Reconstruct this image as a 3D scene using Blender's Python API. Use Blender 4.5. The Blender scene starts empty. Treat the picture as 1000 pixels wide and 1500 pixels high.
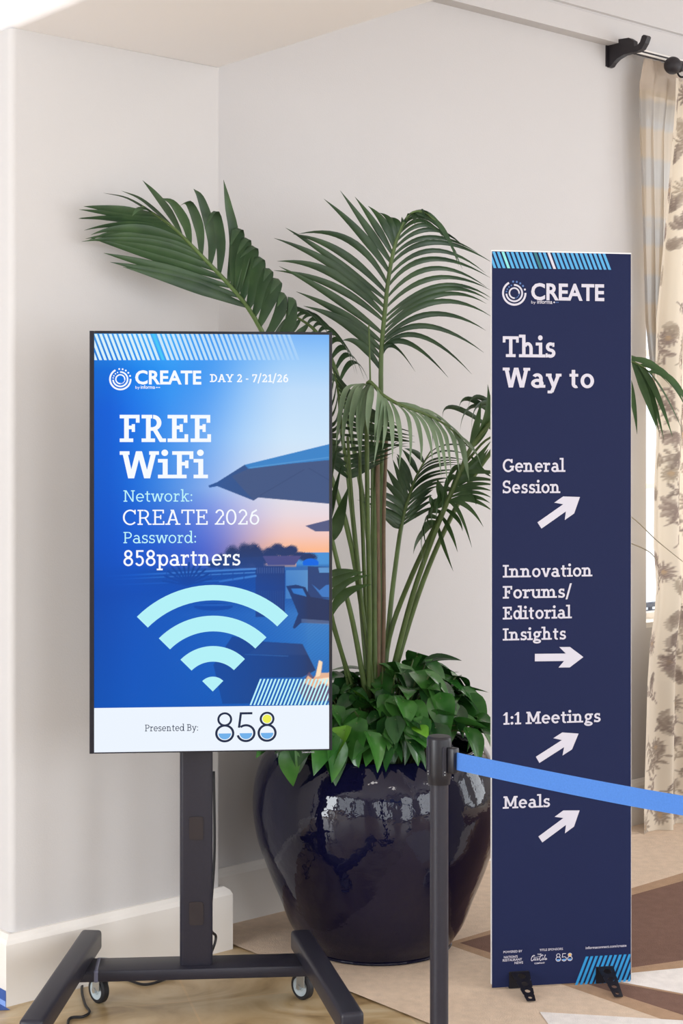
import bpy, bmesh, math, random
import numpy as np
from mathutils import Vector, Matrix

# ------------------------------------------------------------------ camera, world, lights, exposure
F = 2303.0            # focal length in pixels of the 1000x1500 frame
HZ = 655.0            # horizon row
CAMH = 1.70
scn = bpy.context.scene
COL = scn.collection
cd = bpy.data.cameras.new('camera'); cam = bpy.data.objects.new('camera', cd); COL.objects.link(cam)
cam.location = (0, 0, CAMH); cam.rotation_euler = (math.radians(90), 0, 0)
cd.sensor_fit = 'VERTICAL'; cd.sensor_height = 36.0; cd.lens = F / 1500 * 36.0
cd.shift_y = -(750 - HZ) / 1500.0
cd.clip_start = 0.05; cd.clip_end = 200
scn.camera = cam
scn.view_settings.view_transform = 'Standard'; scn.view_settings.look = 'None'
scn.view_settings.gamma = 1.0; scn.view_settings.use_curve_mapping = False
scn.view_settings.exposure = 0.0

WU = Vector((0.761, 0.649, 0)).normalized()      # along the back wall, to the right
WV = Vector((-WU.y, WU.x, 0))                    # into the back wall
def UV(u, v, z): return WU * u + WV * v + Vector((0, 0, z))

wd = bpy.data.worlds.new('daylight'); scn.world = wd; wd.use_nodes = True
bg = wd.node_tree.nodes['Background']
bg.inputs[0].default_value = (0.86, 0.93, 1.0, 1); bg.inputs[1].default_value = 1.5

def area(name, loc, direction, sx, sy, power, color=(1, 1, 1)):
    l = bpy.data.lights.new(name, 'AREA'); l.shape = 'RECTANGLE'; l.size = sx; l.size_y = sy
    l.energy = power; l.color = color
    o = bpy.data.objects.new(name, l); COL.objects.link(o); o.location = loc
    o.rotation_euler = Vector(direction).to_track_quat('-Z', 'Y').to_euler()
    return o
# daylight entering by the windows of the walls the camera does not see
for vv, pw in ((-1.4, 36), (1.0, 54), (3.35, 300)):
    area('window_daylight', UV(-4.9, vv, 1.85), WU, 1.9, 3.2, pw, (0.92, 0.96, 1))
for uu, pw in ((-2.0, 60), (1.2, 72), (4.4, 86), (7.6, 105)):
    area('window_daylight', UV(uu, -3.9, 1.85), WV, 1.9, 3.2, pw, (0.93, 0.96, 1))
for vv, pw in ((-1.6, 60), (1.2, 75)):
    area('window_daylight', UV(9.9, vv, 1.85), -WU, 1.9, 3.2, pw, (0.93, 0.96, 1))
area('window_daylight', UV(6.45, 4.62, 2.1), -WV, 1.4, 2.2, 60, (0.95, 0.98, 1))
# unseen ceiling fill lamps, adding a little warm light from above
DOWN_W = 9
DOWNS = [(0.6, -1.6), (0.6, 1.0), (4.6, -1.6), (4.6, 1.0), (7.4, -0.4)]
for uu, vv in DOWNS:
    l = area('unseen_ceiling_fill', UV(uu, vv, 3.87), (0, 0, -1), 0.5, 0.5, DOWN_W, (1, 0.96, 0.92))

rnd = random.Random(7)
# ------------------------------------------------------------------ helpers
def lin(c):
    c = c / 255.0
    return c / 12.92 if c <= 0.04045 else ((c + 0.055) / 1.055) ** 2.4
def L(r, g, b): return (lin(r), lin(g), lin(b), 1.0)

def mat(name, rgb, rough=0.6, metal=0.0, spec=0.4, noise=0.0, nscale=20, bump=0.0, bscale=60, emit=0.0, coat=0.0, stretch=None):
    m = bpy.data.materials.new(name); m.use_nodes = True
    nt = m.node_tree; p = nt.nodes['Principled BSDF']
    c = L(*rgb)
    p.inputs['Base Color'].default_value = c
    p.inputs['Roughness'].default_value = rough; p.inputs['Metallic'].default_value = metal
    p.inputs['Specular IOR Level'].default_value = spec
    p.inputs['Coat Weight'].default_value = coat
    if emit:
        p.inputs['Emission Color'].default_value = c; p.inputs['Emission Strength'].default_value = emit
        p.inputs['Base Color'].default_value = (0.004, 0.004, 0.004, 1)
    tc = None
    def coord():
        nonlocal tc
        if tc is None:
            tc = nt.nodes.new('ShaderNodeTexCoord')
            if stretch:
                mp = nt.nodes.new('ShaderNodeMapping'); mp.inputs['Scale'].default_value = stretch
                nt.links.new(tc.outputs['Object'], mp.inputs['Vector']); tc = mp; return mp.outputs[0]
        return tc.outputs[0] if stretch else tc.outputs['Object']
    if noise:
        n = nt.nodes.new('ShaderNodeTexNoise'); n.inputs['Scale'].default_value = nscale; n.inputs['Detail'].default_value = 6
        nt.links.new(coord(), n.inputs['Vector'])
        r = nt.nodes.new('ShaderNodeValToRGB')
        r.color_ramp.elements[0].position = 0.3; r.color_ramp.elements[1].position = 0.7
        r.color_ramp.elements[0].color = tuple(x * (1 - noise) for x in c[:3]) + (1,)
        r.color_ramp.elements[1].color = tuple(min(1, x * (1 + noise)) for x in c[:3]) + (1,)
        nt.links.new(n.outputs['Fac'], r.inputs[0]); nt.links.new(r.outputs[0], p.inputs['Base Color'])
    if bump:
        n = nt.nodes.new('ShaderNodeTexNoise'); n.inputs['Scale'].default_value = bscale; n.inputs['Detail'].default_value = 3
        nt.links.new(coord(), n.inputs['Vector'])
        b = nt.nodes.new('ShaderNodeBump'); b.inputs['Strength'].default_value = bump; b.inputs['Distance'].default_value = 0.01
        nt.links.new(n.outputs['Fac'], b.inputs['Height']); nt.links.new(b.outputs[0], p.inputs['Normal'])
    return m

def colmat(name, emit=False, rough=0.8, through=0.0):
    m = bpy.data.materials.new(name); m.use_nodes = True
    nt = m.node_tree; p = nt.nodes['Principled BSDF']
    a = nt.nodes.new('ShaderNodeAttribute'); a.attribute_name = 'Col'
    p.inputs['Roughness'].default_value = rough
    if emit:
        p.inputs['Base Color'].default_value = (0.004, 0.004, 0.004, 1); p.inputs['Roughness'].default_value = 0.4; p.inputs['Specular IOR Level'].default_value = 0.04
        nt.links.new(a.outputs['Color'], p.inputs['Emission Color']); p.inputs['Emission Strength'].default_value = 1.0
    else:
        p.inputs['Specular IOR Level'].default_value = 0.15
        nt.links.new(a.outputs['Color'], p.inputs['Base Color'])
        if through:
            t = nt.nodes.new('ShaderNodeBsdfTranslucent'); mx = nt.nodes.new('ShaderNodeMixShader'); mx.inputs[0].default_value = through
            nt.links.new(a.outputs['Color'], t.inputs[0]); nt.links.new(p.outputs[0], mx.inputs[1]); nt.links.new(t.outputs[0], mx.inputs[2])
            nt.links.new(mx.outputs[0], nt.nodes['Material Output'].inputs[0])
    return m

def link(name, me, mats=None, parent=None, smooth=False):
    o = bpy.data.objects.new(name, me); COL.objects.link(o)
    for m in (mats if isinstance(mats, (list, tuple)) else [mats]):
        if m: me.materials.append(m)
    if smooth:
        for p in me.polygons: p.use_smooth = True
    if parent: o.parent = parent
    return o
def obj(name, bm, mats, parent=None, smooth=False, sharp=None):
    me = bpy.data.meshes.new(name); bm.normal_update(); bm.to_mesh(me); bm.free()
    o = link(name, me, mats, parent, smooth)
    if smooth and sharp: me.set_sharp_from_angle(angle=math.radians(sharp))
    return o
def empty(name, loc, label=None, cat=None, rz=0, group=None):
    o = bpy.data.objects.new(name, None); COL.objects.link(o); o.location = loc; o.rotation_euler = (0, 0, rz)
    o.empty_display_size = 0.1
    return tag(o, label, cat, group)
def tag(o, label=None, cat=None, group=None, kind=None):
    if label: o['label'] = label
    if cat: o['category'] = cat
    if group: o['group'] = group
    if kind: o['kind'] = kind
    return o
def struct(o): o['kind'] = 'structure'; return o

def box(bm, c, size, bevel=0.0, seg=2, M=None, mi=0):
    r = bmesh.ops.create_cube(bm, size=1.0)
    vs = r['verts']
    bmesh.ops.scale(bm, vec=Vector(size), verts=vs)
    bmesh.ops.translate(bm, vec=Vector(c), verts=vs)
    fs = list({f for v in vs for f in v.link_faces})
    if bevel:
        es = list({e for v in vs for e in v.link_edges})
        rr = bmesh.ops.bevel(bm, geom=es, offset=bevel, segments=seg, affect='EDGES', profile=0.5)
        fs = list(set(rr['faces']) | {f for f in fs if f.is_valid})
        vs = list({v for f in fs for v in f.verts})
    for f in fs: f.material_index = mi
    if M: bmesh.ops.transform(bm, matrix=M, verts=vs)
    return vs
def obox(bm, corners8):
    vs = [bm.verts.new(c) for c in corners8]
    for q in ((0, 3, 2, 1), (4, 5, 6, 7), (0, 1, 5, 4), (1, 2, 6, 5), (2, 3, 7, 6), (3, 0, 4, 7)): bm.faces.new([vs[i] for i in q])
def uvbox(bm, u0, u1, v0, v1, z0, z1, bevel=0.0, seg=2):
    M = Matrix(((WU.x, WV.x, 0, 0), (WU.y, WV.y, 0, 0), (0, 0, 1, 0), (0, 0, 0, 1)))
    return box(bm, ((u0 + u1) / 2, (v0 + v1) / 2, (z0 + z1) / 2), (u1 - u0, v1 - v0, z1 - z0), bevel, seg, M)
def prism(bm, poly, d0, d1, fn, mi=0):
    """poly in 2D, extruded between depths d0 and d1; fn(x, y, d) -> 3D point"""
    a = [bm.verts.new(fn(x, y, d0)) for x, y in poly]; b = [bm.verts.new(fn(x, y, d1)) for x, y in poly]
    n = len(poly)
    fs = [bm.faces.new(a), bm.faces.new(b[::-1])]
    for i in range(n): fs.append(bm.faces.new([a[i], b[i], b[(i + 1) % n], a[(i + 1) % n]]))
    for f in fs: f.material_index = mi
    bmesh.ops.recalc_face_normals(bm, faces=fs)
def frame_of(t):
    t = t.normalized(); up = Vector((0, 0, 1)) if abs(t.z) < 0.95 else Vector((1, 0, 0))
    a = t.cross(up).normalized(); return a, a.cross(t).normalized()
def tube(bm, pts, r, n=8, mi=0, cap=True):
    pts = [Vector(p) for p in pts]; rings = []
    rs = r if isinstance(r, (list, tuple)) else [r] * len(pts)
    a = None
    for i, p in enumerate(pts):
        t = (pts[min(i + 1, len(pts) - 1)] - pts[max(i - 1, 0)])
        if a is None: a, b = frame_of(t)
        else:
            t = t.normalized(); a = (a - t * a.dot(t)).normalized(); b = a.cross(t)
        rings.append([bm.verts.new(p + (a * math.cos(k * 2 * math.pi / n) + b * math.sin(k * 2 * math.pi / n)) * rs[i]) for k in range(n)])
    for i in range(len(rings) - 1):
        for k in range(n):
            f = bm.faces.new([rings[i][k], rings[i][(k + 1) % n], rings[i + 1][(k + 1) % n], rings[i + 1][k]]); f.material_index = mi
    if cap:
        bm.faces.new(rings[0][::-1]).material_index = mi; bm.faces.new(rings[-1]).material_index = mi
def lathe(bm, prof, c=(0, 0, 0), n=48, axis='z', M=None, mi=0):
    rings = []; new = []
    for r, z in prof:
        if r < 1e-6: ring = [bm.verts.new((0, 0, z))]
        else: ring = [bm.verts.new((r * math.cos(k * 2 * math.pi / n), r * math.sin(k * 2 * math.pi / n), z)) for k in range(n)]
        rings.append(ring); new += ring
    for i in range(len(rings) - 1):
        A, B = rings[i], rings[i + 1]
        for k in range(n):
            k2 = (k + 1) % n
            if len(A) == 1 and len(B) == 1: continue
            if len(A) == 1: f = bm.faces.new([A[0], B[k2], B[k]])
            elif len(B) == 1: f = bm.faces.new([A[k], A[k2], B[0]])
            else: f = bm.faces.new([A[k], A[k2], B[k2], B[k]])
            f.material_index = mi
    T = Matrix.Translation(Vector(c)) @ (M if M else Matrix.Identity(4))
    bmesh.ops.transform(bm, matrix=T, verts=new)
def catmull(pts, n):
    P = [Vector(p) for p in pts]; P = [P[0] * 2 - P[1]] + P + [P[-1] * 2 - P[-2]]
    m = len(P) - 3; out = []
    for i in range(n + 1):
        x = i / n * m; k = min(int(x), m - 1); t = x - k
        a, b, c, d = P[k:k + 4]
        out.append(0.5 * ((2 * b) + (c - a) * t + (2 * a - 5 * b + 4 * c - d) * t * t + (3 * b - a - 3 * c + d) * t ** 3))
    return out
def ray(px, py): return Vector(((px - 500) / F, 1.0, (HZ - py) / F))
CAM = Vector((0, 0, CAMH))
def P3(px, py, Z): return CAM + ray(px, py) * Z
def onfloor(px, py, z=0.0): return P3(px, py, (CAMH - z) * F / (py - HZ))
def onplane(px, py, v):
    d = ray(px, py); return CAM + d * ((v) / d.dot(WV))
def uof(px, v): return onplane(px, HZ, v).dot(WU)

# ------------------------------------------------------------------ materials
M_wall = mat('painted_plaster', (201, 198, 197), 0.85, spec=0.2, bump=0.05, bscale=180)
M_ceil = mat('ceiling_paint', (236, 233, 233), 0.9, spec=0.1)
M_trim = mat('trim_paint', (232, 227, 221), 0.45, spec=0.35)
M_navy = mat('navy_print', (27, 34, 68), 0.6, spec=0.12, noise=0.05, nscale=300)
M_foam = mat('foam_core_edge', (228, 225, 224), 0.8)
M_print = mat('white_print', (196, 193, 204), 0.6, spec=0.15)
M_printlb = mat('light_blue_print', (80, 156, 205), 0.6, spec=0.25)
M_printmint = mat('mint_print', (128, 205, 205), 0.6, spec=0.25)
M_printteal = mat('teal_print', (52, 112, 122), 0.6, spec=0.25)
M_printgold = mat('gold_print', (226, 176, 92), 0.6, spec=0.25)
M_printblue = mat('blue_print', (90, 150, 215), 0.6, spec=0.25)
M_dimdot = mat('dim_blue_print', (84, 112, 165), 0.6, spec=0.25)
M_blackm = mat('black_powdercoat', (38, 37, 47), 0.36, spec=0.35, noise=0.06, nscale=120, bump=0.03, bscale=400)
M_darkp = mat('black_plastic', (24, 23, 30), 0.35, spec=0.35)
M_bezel = mat('bezel_plastic', (28, 27, 36), 0.35, spec=0.25)
M_rubber = mat('rubber', (30, 29, 32), 0.6)
M_greyp = mat('grey_plastic', (170, 180, 184), 0.4)
M_zinc = mat('zinc_plate', (190, 195, 198), 0.3, metal=0.9)
M_belt = mat('blue_webbing', (76, 122, 196), 0.8, spec=0.1, noise=0.05, nscale=250)
M_iron = mat('wrought_iron', (38, 34, 38), 0.5, spec=0.4, bump=0.1, bscale=120)
M_tape = mat('blue_masking_tape', (62, 92, 158), 0.6, noise=0.06, nscale=80)
M_tape2 = mat('pale_blue_masking_tape', (135, 165, 222), 0.6)
M_soil = mat('soil', (34, 28, 22), 0.95, noise=0.3, nscale=50, bump=0.6, bscale=60)
M_stalk = mat('palm_stalk', (84, 104, 56), 0.45, noise=0.2, nscale=14)
M_cane = mat('brown_cane', (118, 98, 78), 0.6, noise=0.2, nscale=20)
M_cable = mat('black_cable', (28, 27, 30), 0.5)
M_glow = lambda n, rgb: mat(n, rgb, 0.4, spec=0.04, emit=1.0)

# ------------------------------------------------------------------ slab-serif and logo drawing (flat polygons in 2D)
def ribbon(pts, wd):
    out = []; n = len(pts)
    L_, R_ = [], []
    for i in range(n):
        a = pts[max(i - 1, 0)]; b = pts[min(i + 1, n - 1)]
        dx, dy = b[0] - a[0], b[1] - a[1]; l = math.hypot(dx, dy) or 1
        w = (wd[i] if isinstance(wd, (list, tuple)) else wd) / 2
        nx, ny = -dy / l * w, dx / l * w
        L_.append((pts[i][0] + nx, pts[i][1] + ny)); R_.append((pts[i][0] - nx, pts[i][1] - ny))
    for i in range(n - 1): out.append([R_[i], R_[i + 1], L_[i + 1], L_[i]])
    return out
def arcband(cx, cy, rx, ry, a0, a1, wx, wy=None, n=None):
    wy = wx if wy is None else wy
    n = n or max(4, int(abs(a1 - a0) / 9)); out = []
    for i in range(n):
        q = []
        for a, k in ((i, 0), (i + 1, 0), (i + 1, 1), (i, 1)):
            t = math.radians(a0 + (a1 - a0) * a / n)
            q.append((cx + (rx - wx * k) * math.cos(t), cy + (ry - wy * k) * math.sin(t)))
        out.append(q if a1 < a0 else q[::1])
    return out
def disc(cx, cy, r, ry=None, n=20, a0=0, a1=360):
    ry = ry or r; full = abs(a1 - a0) >= 360
    return [[(cx + r * math.cos(math.radians(a0 + (a1 - a0) * i / n)), cy + ry * math.sin(math.radians(a0 + (a1 - a0) * i / n))) for i in range(n if full else n + 1)]]

def glyph(ch, w, t):
    o = []; c = 0.70; x = 0.50; d = -0.20; asc = 0.76; s = w * 0.95
    R = lambda x0, x1, y0, y1: o.append([(x0, y0), (x1, y0), (x1, y1), (x0, y1)])
    V = lambda cx, y0, y1: R(cx - w / 2, cx + w / 2, y0, y1)
    B = lambda x0, x1, y: R(x0, x1, y, y + t)
    T = lambda x0, x1, y: R(x0, x1, y - t, y)
    def D(x0, y0, x1, y1, ww=None):
        h = (ww or w * 1.04) / 2; o.append([(x0 - h, y0), (x0 + h, y0), (x1 + h, y1), (x1 - h, y1)])
    A = lambda cx, cy, rx, ry, a0, a1: o.extend(arcband(cx, cy, rx, ry, a0, a1, w, t * 1.08))
    h = w / 2
    def sb(cx, y=0): B(cx - h - s, cx + h + s, y)          # foot serif
    def st(cx, y=c): T(cx - h - s, cx + h + s, y)
    def stl(cx, y): T(cx - h - s, cx + h, y)               # left flag
    dn = lambda xr, y: R(xr - w * 0.8, xr, y - t - 0.11, y)     # serif tick hanging from a top bar
    up = lambda xr, y: R(xr - w * 0.8, xr, y, y + t + 0.11)
    e = s + h + 0.02
    if ch == ' ': return [], 0.24
    if ch == 'I': V(e, 0, c); sb(e); st(e); return o, 2 * e
    if ch in 'EF':
        V(e, 0, c); T(0.02, 0.54, c); dn(0.54, c); R(e, 0.42, 0.33, 0.33 + t); R(0.42 - w * .7, 0.42, 0.36 - 0.1, 0.36 + 0.1)
        if ch == 'E': B(0.02, 0.56, 0); up(0.56, 0); return o, 0.59
        sb(e); return o, 0.56
    if ch in 'BPRD':
        V(e, 0, c); T(0.02, 0.30, c)
        if ch == 'D': B(0.02, 0.30, 0); A(0.30, 0.35, 0.34, 0.35, -90, 90); return o, 0.68
        if ch == 'B':
            B(0.02, 0.34, 0); R(e, 0.32, 0.34, 0.34 + t); A(0.30, 0.52, 0.22, 0.18, -90, 90); A(0.33, 0.19, 0.23, 0.19, -90, 90); return o, 0.60
        R(e, 0.32, 0.29, 0.29 + t); A(0.32, 0.495, 0.22, 0.205, -90, 90); sb(e)
        if ch == 'R': D(0.56, 0, 0.36, 0.33); B(0.50, 0.66, 0); return o, 0.67
        return o, 0.57
    if ch in 'CG':
        A(0.35, 0.35, 0.33, 0.36, 42, 318 if ch == 'C' else 330); R(0.60 - w * .75, 0.60, 0.49, 0.70)
        if ch == 'C': return o, 0.65
        V(0.60, 0.08, 0.32); T(0.44, 0.70, 0.34); return o, 0.71
    if ch == 'A':
        D(0.12, 0, 0.34, c); D(0.57, 0, 0.35, c); B(0.20, 0.50, 0.20); B(0.0, 0.23, 0); B(0.45, 0.69, 0); T(0.24, 0.36, c); return o, 0.69
    if ch == 'M':
        V(0.15, 0, c); V(0.69, 0, c); D(0.42, 0.12, 0.17, c); D(0.42, 0.12, 0.67, c); sb(0.15); sb(0.69); T(0.02, 0.18, c); T(0.66, 0.82, c); return o, 0.84
    if ch == 'N':
        V(0.14, 0, c); V(0.59, 0, c); D(0.58, 0, 0.16, c); sb(0.14); T(0.02, 0.16, c); st(0.59); return o, 0.74
    if ch == 'S':
        k = 0.34; A(0.28, (c + 0.01 + k - t / 2) / 2, 0.23, (c + 0.01 - k + t / 2) / 2 + .003, 35, 275); A(0.28, (k + t / 2) / 2, 0.25, (k + t / 2) / 2 + .004, 95, -145)
        R(0.48 - w * .7, 0.48, 0.50, 0.69); R(0.05, 0.05 + w * .7, 0.01, 0.2); return o, 0.56
    if ch == 'T':
        V(0.33, 0, c); T(0.03, 0.63, c); dn(0.63, c); R(0.03, 0.03 + w * .8, c - t - .11, c); sb(0.33); return o, 0.66
    if ch == 'W':
        D(0.27, 0, 0.12, c); D(0.29, 0, 0.46, c); D(0.66, 0, 0.48, c); D(0.68, 0, 0.84, c); T(0.0, 0.24, c); T(0.40, 0.54, c); T(0.72, 0.96, c); return o, 0.95
    if ch == 'Y':
        V(0.33, 0, 0.3); D(0.33, 0.27, 0.11, c); D(0.33, 0.27, 0.55, c); sb(0.33); T(0.0, 0.23, c); T(0.44, 0.66, c); return o, 0.65
    if ch == 'a':
        A(0.25, 0.33, 0.19, 0.18, -5, 150); V(0.44 - h, 0.05, 0.34); A(0.25, 0.15, 0.22, 0.165, 0, 360); B(0.44 - w, 0.53, 0); return o, 0.54
    if ch == 'd':
        A(0.25, 0.25, 0.22, 0.26, 0, 360); V(0.46, 0, asc); stl(0.46, asc); B(0.46 - h, 0.46 + h + s, 0); return o, 0.58
    if ch == 'e':
        A(0.27, 0.25, 0.24, 0.26, 0, 318); R(0.05, 0.50, 0.22, 0.22 + t * .9); return o, 0.53
    if ch == 'g':
        A(0.25, 0.32, 0.20, 0.19, 0, 360); A(0.26, -0.08, 0.24, 0.13, 0, 360); D(0.12, 0.02, 0.16, 0.18, w * .8); R(0.12, 0.30, 0.02, 0.02 + t * .6); R(0.36, 0.52, 0.5 - t, 0.5); return o, 0.53
    if ch in 'hn':
        H_ = asc if ch == 'h' else x
        V(0.15, 0, H_); stl(0.15, H_); sb(0.15); A(0.30, 0.29, 0.185, 0.22, 0, 150); V(0.485 - h, 0, 0.30); sb(0.485 - h); return o, 0.62
    if ch == 'm':
        V(0.15, 0, x); stl(0.15, x); sb(0.15)
        for q in (0, 0.30): A(0.285 + q, 0.29, 0.17, 0.22, 0, 150); V(0.455 - h + q, 0, 0.30); sb(0.455 - h + q)
        return o, 0.90
    if ch == 'i': V(0.15, 0, x); stl(0.15, x); sb(0.15); o.extend(disc(0.14, 0.66, w * .68)); return o, 0.29
    if ch == 'l': V(0.15, 0, asc); stl(0.15, asc); sb(0.15); return o, 0.29
    if ch == 'k':
        V(0.15, 0, asc); stl(0.15, asc); sb(0.15); D(0.18, 0.22, 0.40, x); D(0.44, 0, 0.26, 0.30); B(0.36, 0.56, 0); T(0.30, 0.52, x); return o, 0.56
    if ch == 'o': A(0.27, 0.25, 0.24, 0.26, 0, 360); return o, 0.54
    if ch == 'p':
        V(0.15, d, x); stl(0.15, x); sb(0.15, d); A(0.33, 0.25, 0.22, 0.26, 0, 360); return o, 0.58
    if ch == 'r':
        V(0.15, 0, x); stl(0.15, x); B(0.03, 0.32, 0); A(0.32, 0.28, 0.17, 0.22, 62, 150); R(0.40 - w * .6, 0.40, 0.36, 0.49); return o, 0.43
    if ch == 's':
        k = 0.25; A(0.22, (0.51 + k - t / 2) / 2, 0.17, (0.51 - k + t / 2) / 2 + .003, 40, 275); A(0.22, (k + t / 2 - 0.01) / 2, 0.19, (k + t / 2 + .01) / 2, 95, -145)
        R(0.37 - w * .6, 0.37, 0.36, 0.5); R(0.04, 0.04 + w * .6, 0.0, 0.14); return o, 0.43
    if ch == 't':
        V(0.17, 0.12, 0.64); R(0.03, 0.34, x - t, x); A(0.17 + 0.15 - h, 0.14, 0.15, 0.15, 180, 300); return o, 0.38
    if ch == 'u':
        V(0.14, 0.2, x); stl(0.14, x); A(0.30, 0.21, 0.16 + h, 0.22, 180, 330); V(0.46, 0, x); stl(0.46, x); B(0.46 - h, 0.46 + h + s, 0); return o, 0.58
    if ch == 'v': D(0.26, 0, 0.09, x); D(0.28, 0, 0.45, x); T(0.0, 0.20, x); T(0.34, 0.54, x); return o, 0.53
    if ch == 'w':
        D(0.22, 0, 0.09, x); D(0.24, 0, 0.38, x); D(0.54, 0, 0.40, x); D(0.56, 0, 0.69, x); T(0, .19, x); T(0.33, 0.45, x); T(0.58, 0.78, x); return o, 0.77
    if ch == 'y':
        D(0.28, 0.02, 0.09, x); D(0.20, -0.17, 0.46, x); T(0, 0.20, x); T(0.35, 0.55, x); R(0.06, 0.22, -0.2, -0.2 + t); return o, 0.54
    if ch == '0': A(0.27, 0.35, 0.24, 0.36, 0, 360); return o, 0.54
    if ch == '1': V(0.22, 0, c); D(0.07, 0.52, 0.22, c - .02); sb(0.22); return o, 0.40
    if ch == '2':
        A(0.25, 0.49, 0.20, 0.22, -25, 165); D(0.10, 0.04, 0.37, 0.42); B(0.03, 0.47, 0); up(0.47, 0); return o, 0.50
    if ch == '5':
        T(0.09, 0.44, c); R(0.09, 0.09 + w, 0.36, c); A(0.24, 0.225, 0.22, 0.235, 130, -150); return o, 0.50
    if ch == '6':
        A(0.27, 0.23, 0.22, 0.24, 0, 360); o.extend(ribbon([(0.05 + h, 0.24), (0.09 + h, 0.40), (0.18, 0.56), (0.38, 0.68)], w)); return o, 0.52
    if ch == '7': T(0.04, 0.46, c); D(0.17, 0, 0.41, c - t); R(0.04, 0.04 + w * .8, c - t - .09, c); return o, 0.48
    if ch == '8':
        A(0.27, 0.53, 0.195, 0.18, 0, 360); A(0.27, 0.19, 0.23, 0.20, 0, 360); return o, 0.54
    if ch == '-': R(0.03, 0.25, 0.22, 0.22 + t); return o, 0.28
    if ch == ':': o.extend(disc(0.11, 0.07, w * .66)); o.extend(disc(0.11, 0.40, w * .66)); return o, 0.22
    if ch == '/': D(0.05, -0.10, 0.30, 0.80, w * .9); return o, 0.35
    raise ValueError(ch)
def slab(text, w, t, track=0.012):
    x = 0; out = []
    for ch in text:
        ps, adv = glyph(ch, w, t)
        out += [[(p[0] + x, p[1]) for p in q] for q in ps]; x += adv + track
    return out
def bounds(ps):
    xs = [p[0] for q in ps for p in q]; ys = [p[1] for q in ps for p in q]
    return min(xs), max(xs), min(ys), max(ys)
def sans(text, bold=0.0):
    cu = bpy.data.curves.new('t', 'FONT'); cu.body = text; cu.size = 1.0; cu.offset = bold; cu.resolution_u = 3
    o = bpy.data.objects.new('t', cu); COL.objects.link(o)
    bpy.context.view_layer.update()
    me = o.evaluated_get(bpy.context.evaluated_depsgraph_get()).to_mesh()
    ps = [[(me.vertices[i].co.x, me.vertices[i].co.y) for i in p.vertices] for p in me.polygons]
    o.to_mesh_clear(); bpy.data.objects.remove(o); bpy.data.curves.remove(cu)
    return ps

class Board:
    """A vertical printed surface: maps photo pixels to its own (a, z) coordinates and holds flat print on it"""
    def __init__(s, O, yaw, front, root):
        s.O = Vector((O[0], O[1], 0)); s.x = Vector((math.cos(yaw), math.sin(yaw), 0)); s.y = Vector((-math.sin(yaw), math.cos(yaw), 0))
        s.front = front; s.root = root; s.z0 = root.location.z
    def at(s, px, py):
        d = ray(px, py); k = ((s.O + s.y * s.front) - CAM).dot(s.y) / d.dot(s.y); p = CAM + d * k
        return (p - s.O).dot(s.x), p.z - s.z0
    def put(s, name, layers, lift=0.0008, parent=None):
        """layers: list of (polys in board coordinates, material)"""
        bm = bmesh.new(); mats = []
        for ps, m in layers:
            if m not in mats: mats.append(m)
            for q in ps:
                lift += 5e-6            # overlapping strokes never share a plane
                try: f = bm.faces.new([bm.verts.new((x, s.front - lift, z)) for x, z in q])
                except ValueError: continue
                f.material_index = mats.index(m); f.normal_update()
                if f.normal.y > 0: f.normal_flip()
        return obj(name, bm, mats, parent or s.root)
    def fit(s, ps, x0, x1, yb, yt, cap):
        """scale polys so text spans x0..x1, baseline yb, cap height to yt (photo pixels at the left end)"""
        bx0, bx1, _, _ = bounds(ps)
        a0, zb = s.at(x0, yb); _, zt = s.at(x0, yt); a1, _ = s.at(x1, yb)
        kx = (a1 - a0) / (bx1 - bx0); ky = (zt - zb) / cap
        return [[(a0 + (p[0] - bx0) * kx, zb + p[1] * ky) for p in q] for q in ps]
    def poly(s, pts): return [s.at(*p) for p in pts]

def ring_logo(cx, cz, r, dots):
    o = arcband(cx, cz, r, r, 118, 362, r * .16) + arcband(cx, cz, r * .72, r * .72, 185, 452, r * .14) + arcband(cx, cz, r * .46, r * .46, -5, 275, r * .12)
    d = []
    for a in (96, 77, 58, 39, 19): d += disc(cx + r * .92 * math.cos(math.radians(a)), cz + r * .92 * math.sin(math.radians(a)), r * .085, n=10)
    for a in (112, 132, 152, 170): d += disc(cx + r * .65 * math.cos(math.radians(a)), cz + r * .65 * math.sin(math.radians(a)), r * .065, n=10)
    for a in (290, 310, 330, 348): d += disc(cx + r * .41 * math.cos(math.radians(a)), cz + r * .41 * math.sin(math.radians(a)), r * .05, n=10)
    return o, d
def eights(a0, z0, wd, ht):
    """the 858 mark in a box: line work, blue fills, sun fill"""
    k = wd / 3.72; kz = ht / 1.9
    f = lambda ps: [[(a0 + x * k, z0 + y * kz) for x, y in q] for q in ps]
    ln, fill, sun = [], [], []
    for cx in (0.58, 3.14):
        ln += arcband(cx, 0.57, .58, .57, 0, 360, .14, n=36) + arcband(cx, 1.46, .45, .45, 0, 360, .13, n=30)
        fill += disc(cx, 0.57, .38, n=16, a0=180, a1=360)
    ln += arcband(1.86, 0.57, .58, .57, 130, -165, .14, n=34) + ribbon([(1.50, 1.83), (2.25, 1.83)], .14) + ribbon([(1.56, 1.89), (1.44, 0.92)], .14)
    fill += disc(1.86, 0.57, .38, n=16, a0=180, a1=360)
    sun += disc(3.14, 1.46, .27, n=20)
    return f(ln), f(fill), f(sun)

# ------------------------------------------------------------------ room shell
V_BACK, V_PIER = 4.53, 4.32
U_P0, U_P1 = uof(15, V_PIER), uof(322, V_PIER)
Z_SOFF, Z_CEIL = 2.985, 3.95
U_WIN0 = uof(946, V_BACK); U_WIN1 = U_WIN0 + 1.55; Z_W0, Z_W1 = 0.90, 3.30
UL, UR, VR = -5.0, 10.0, -4.0

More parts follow.
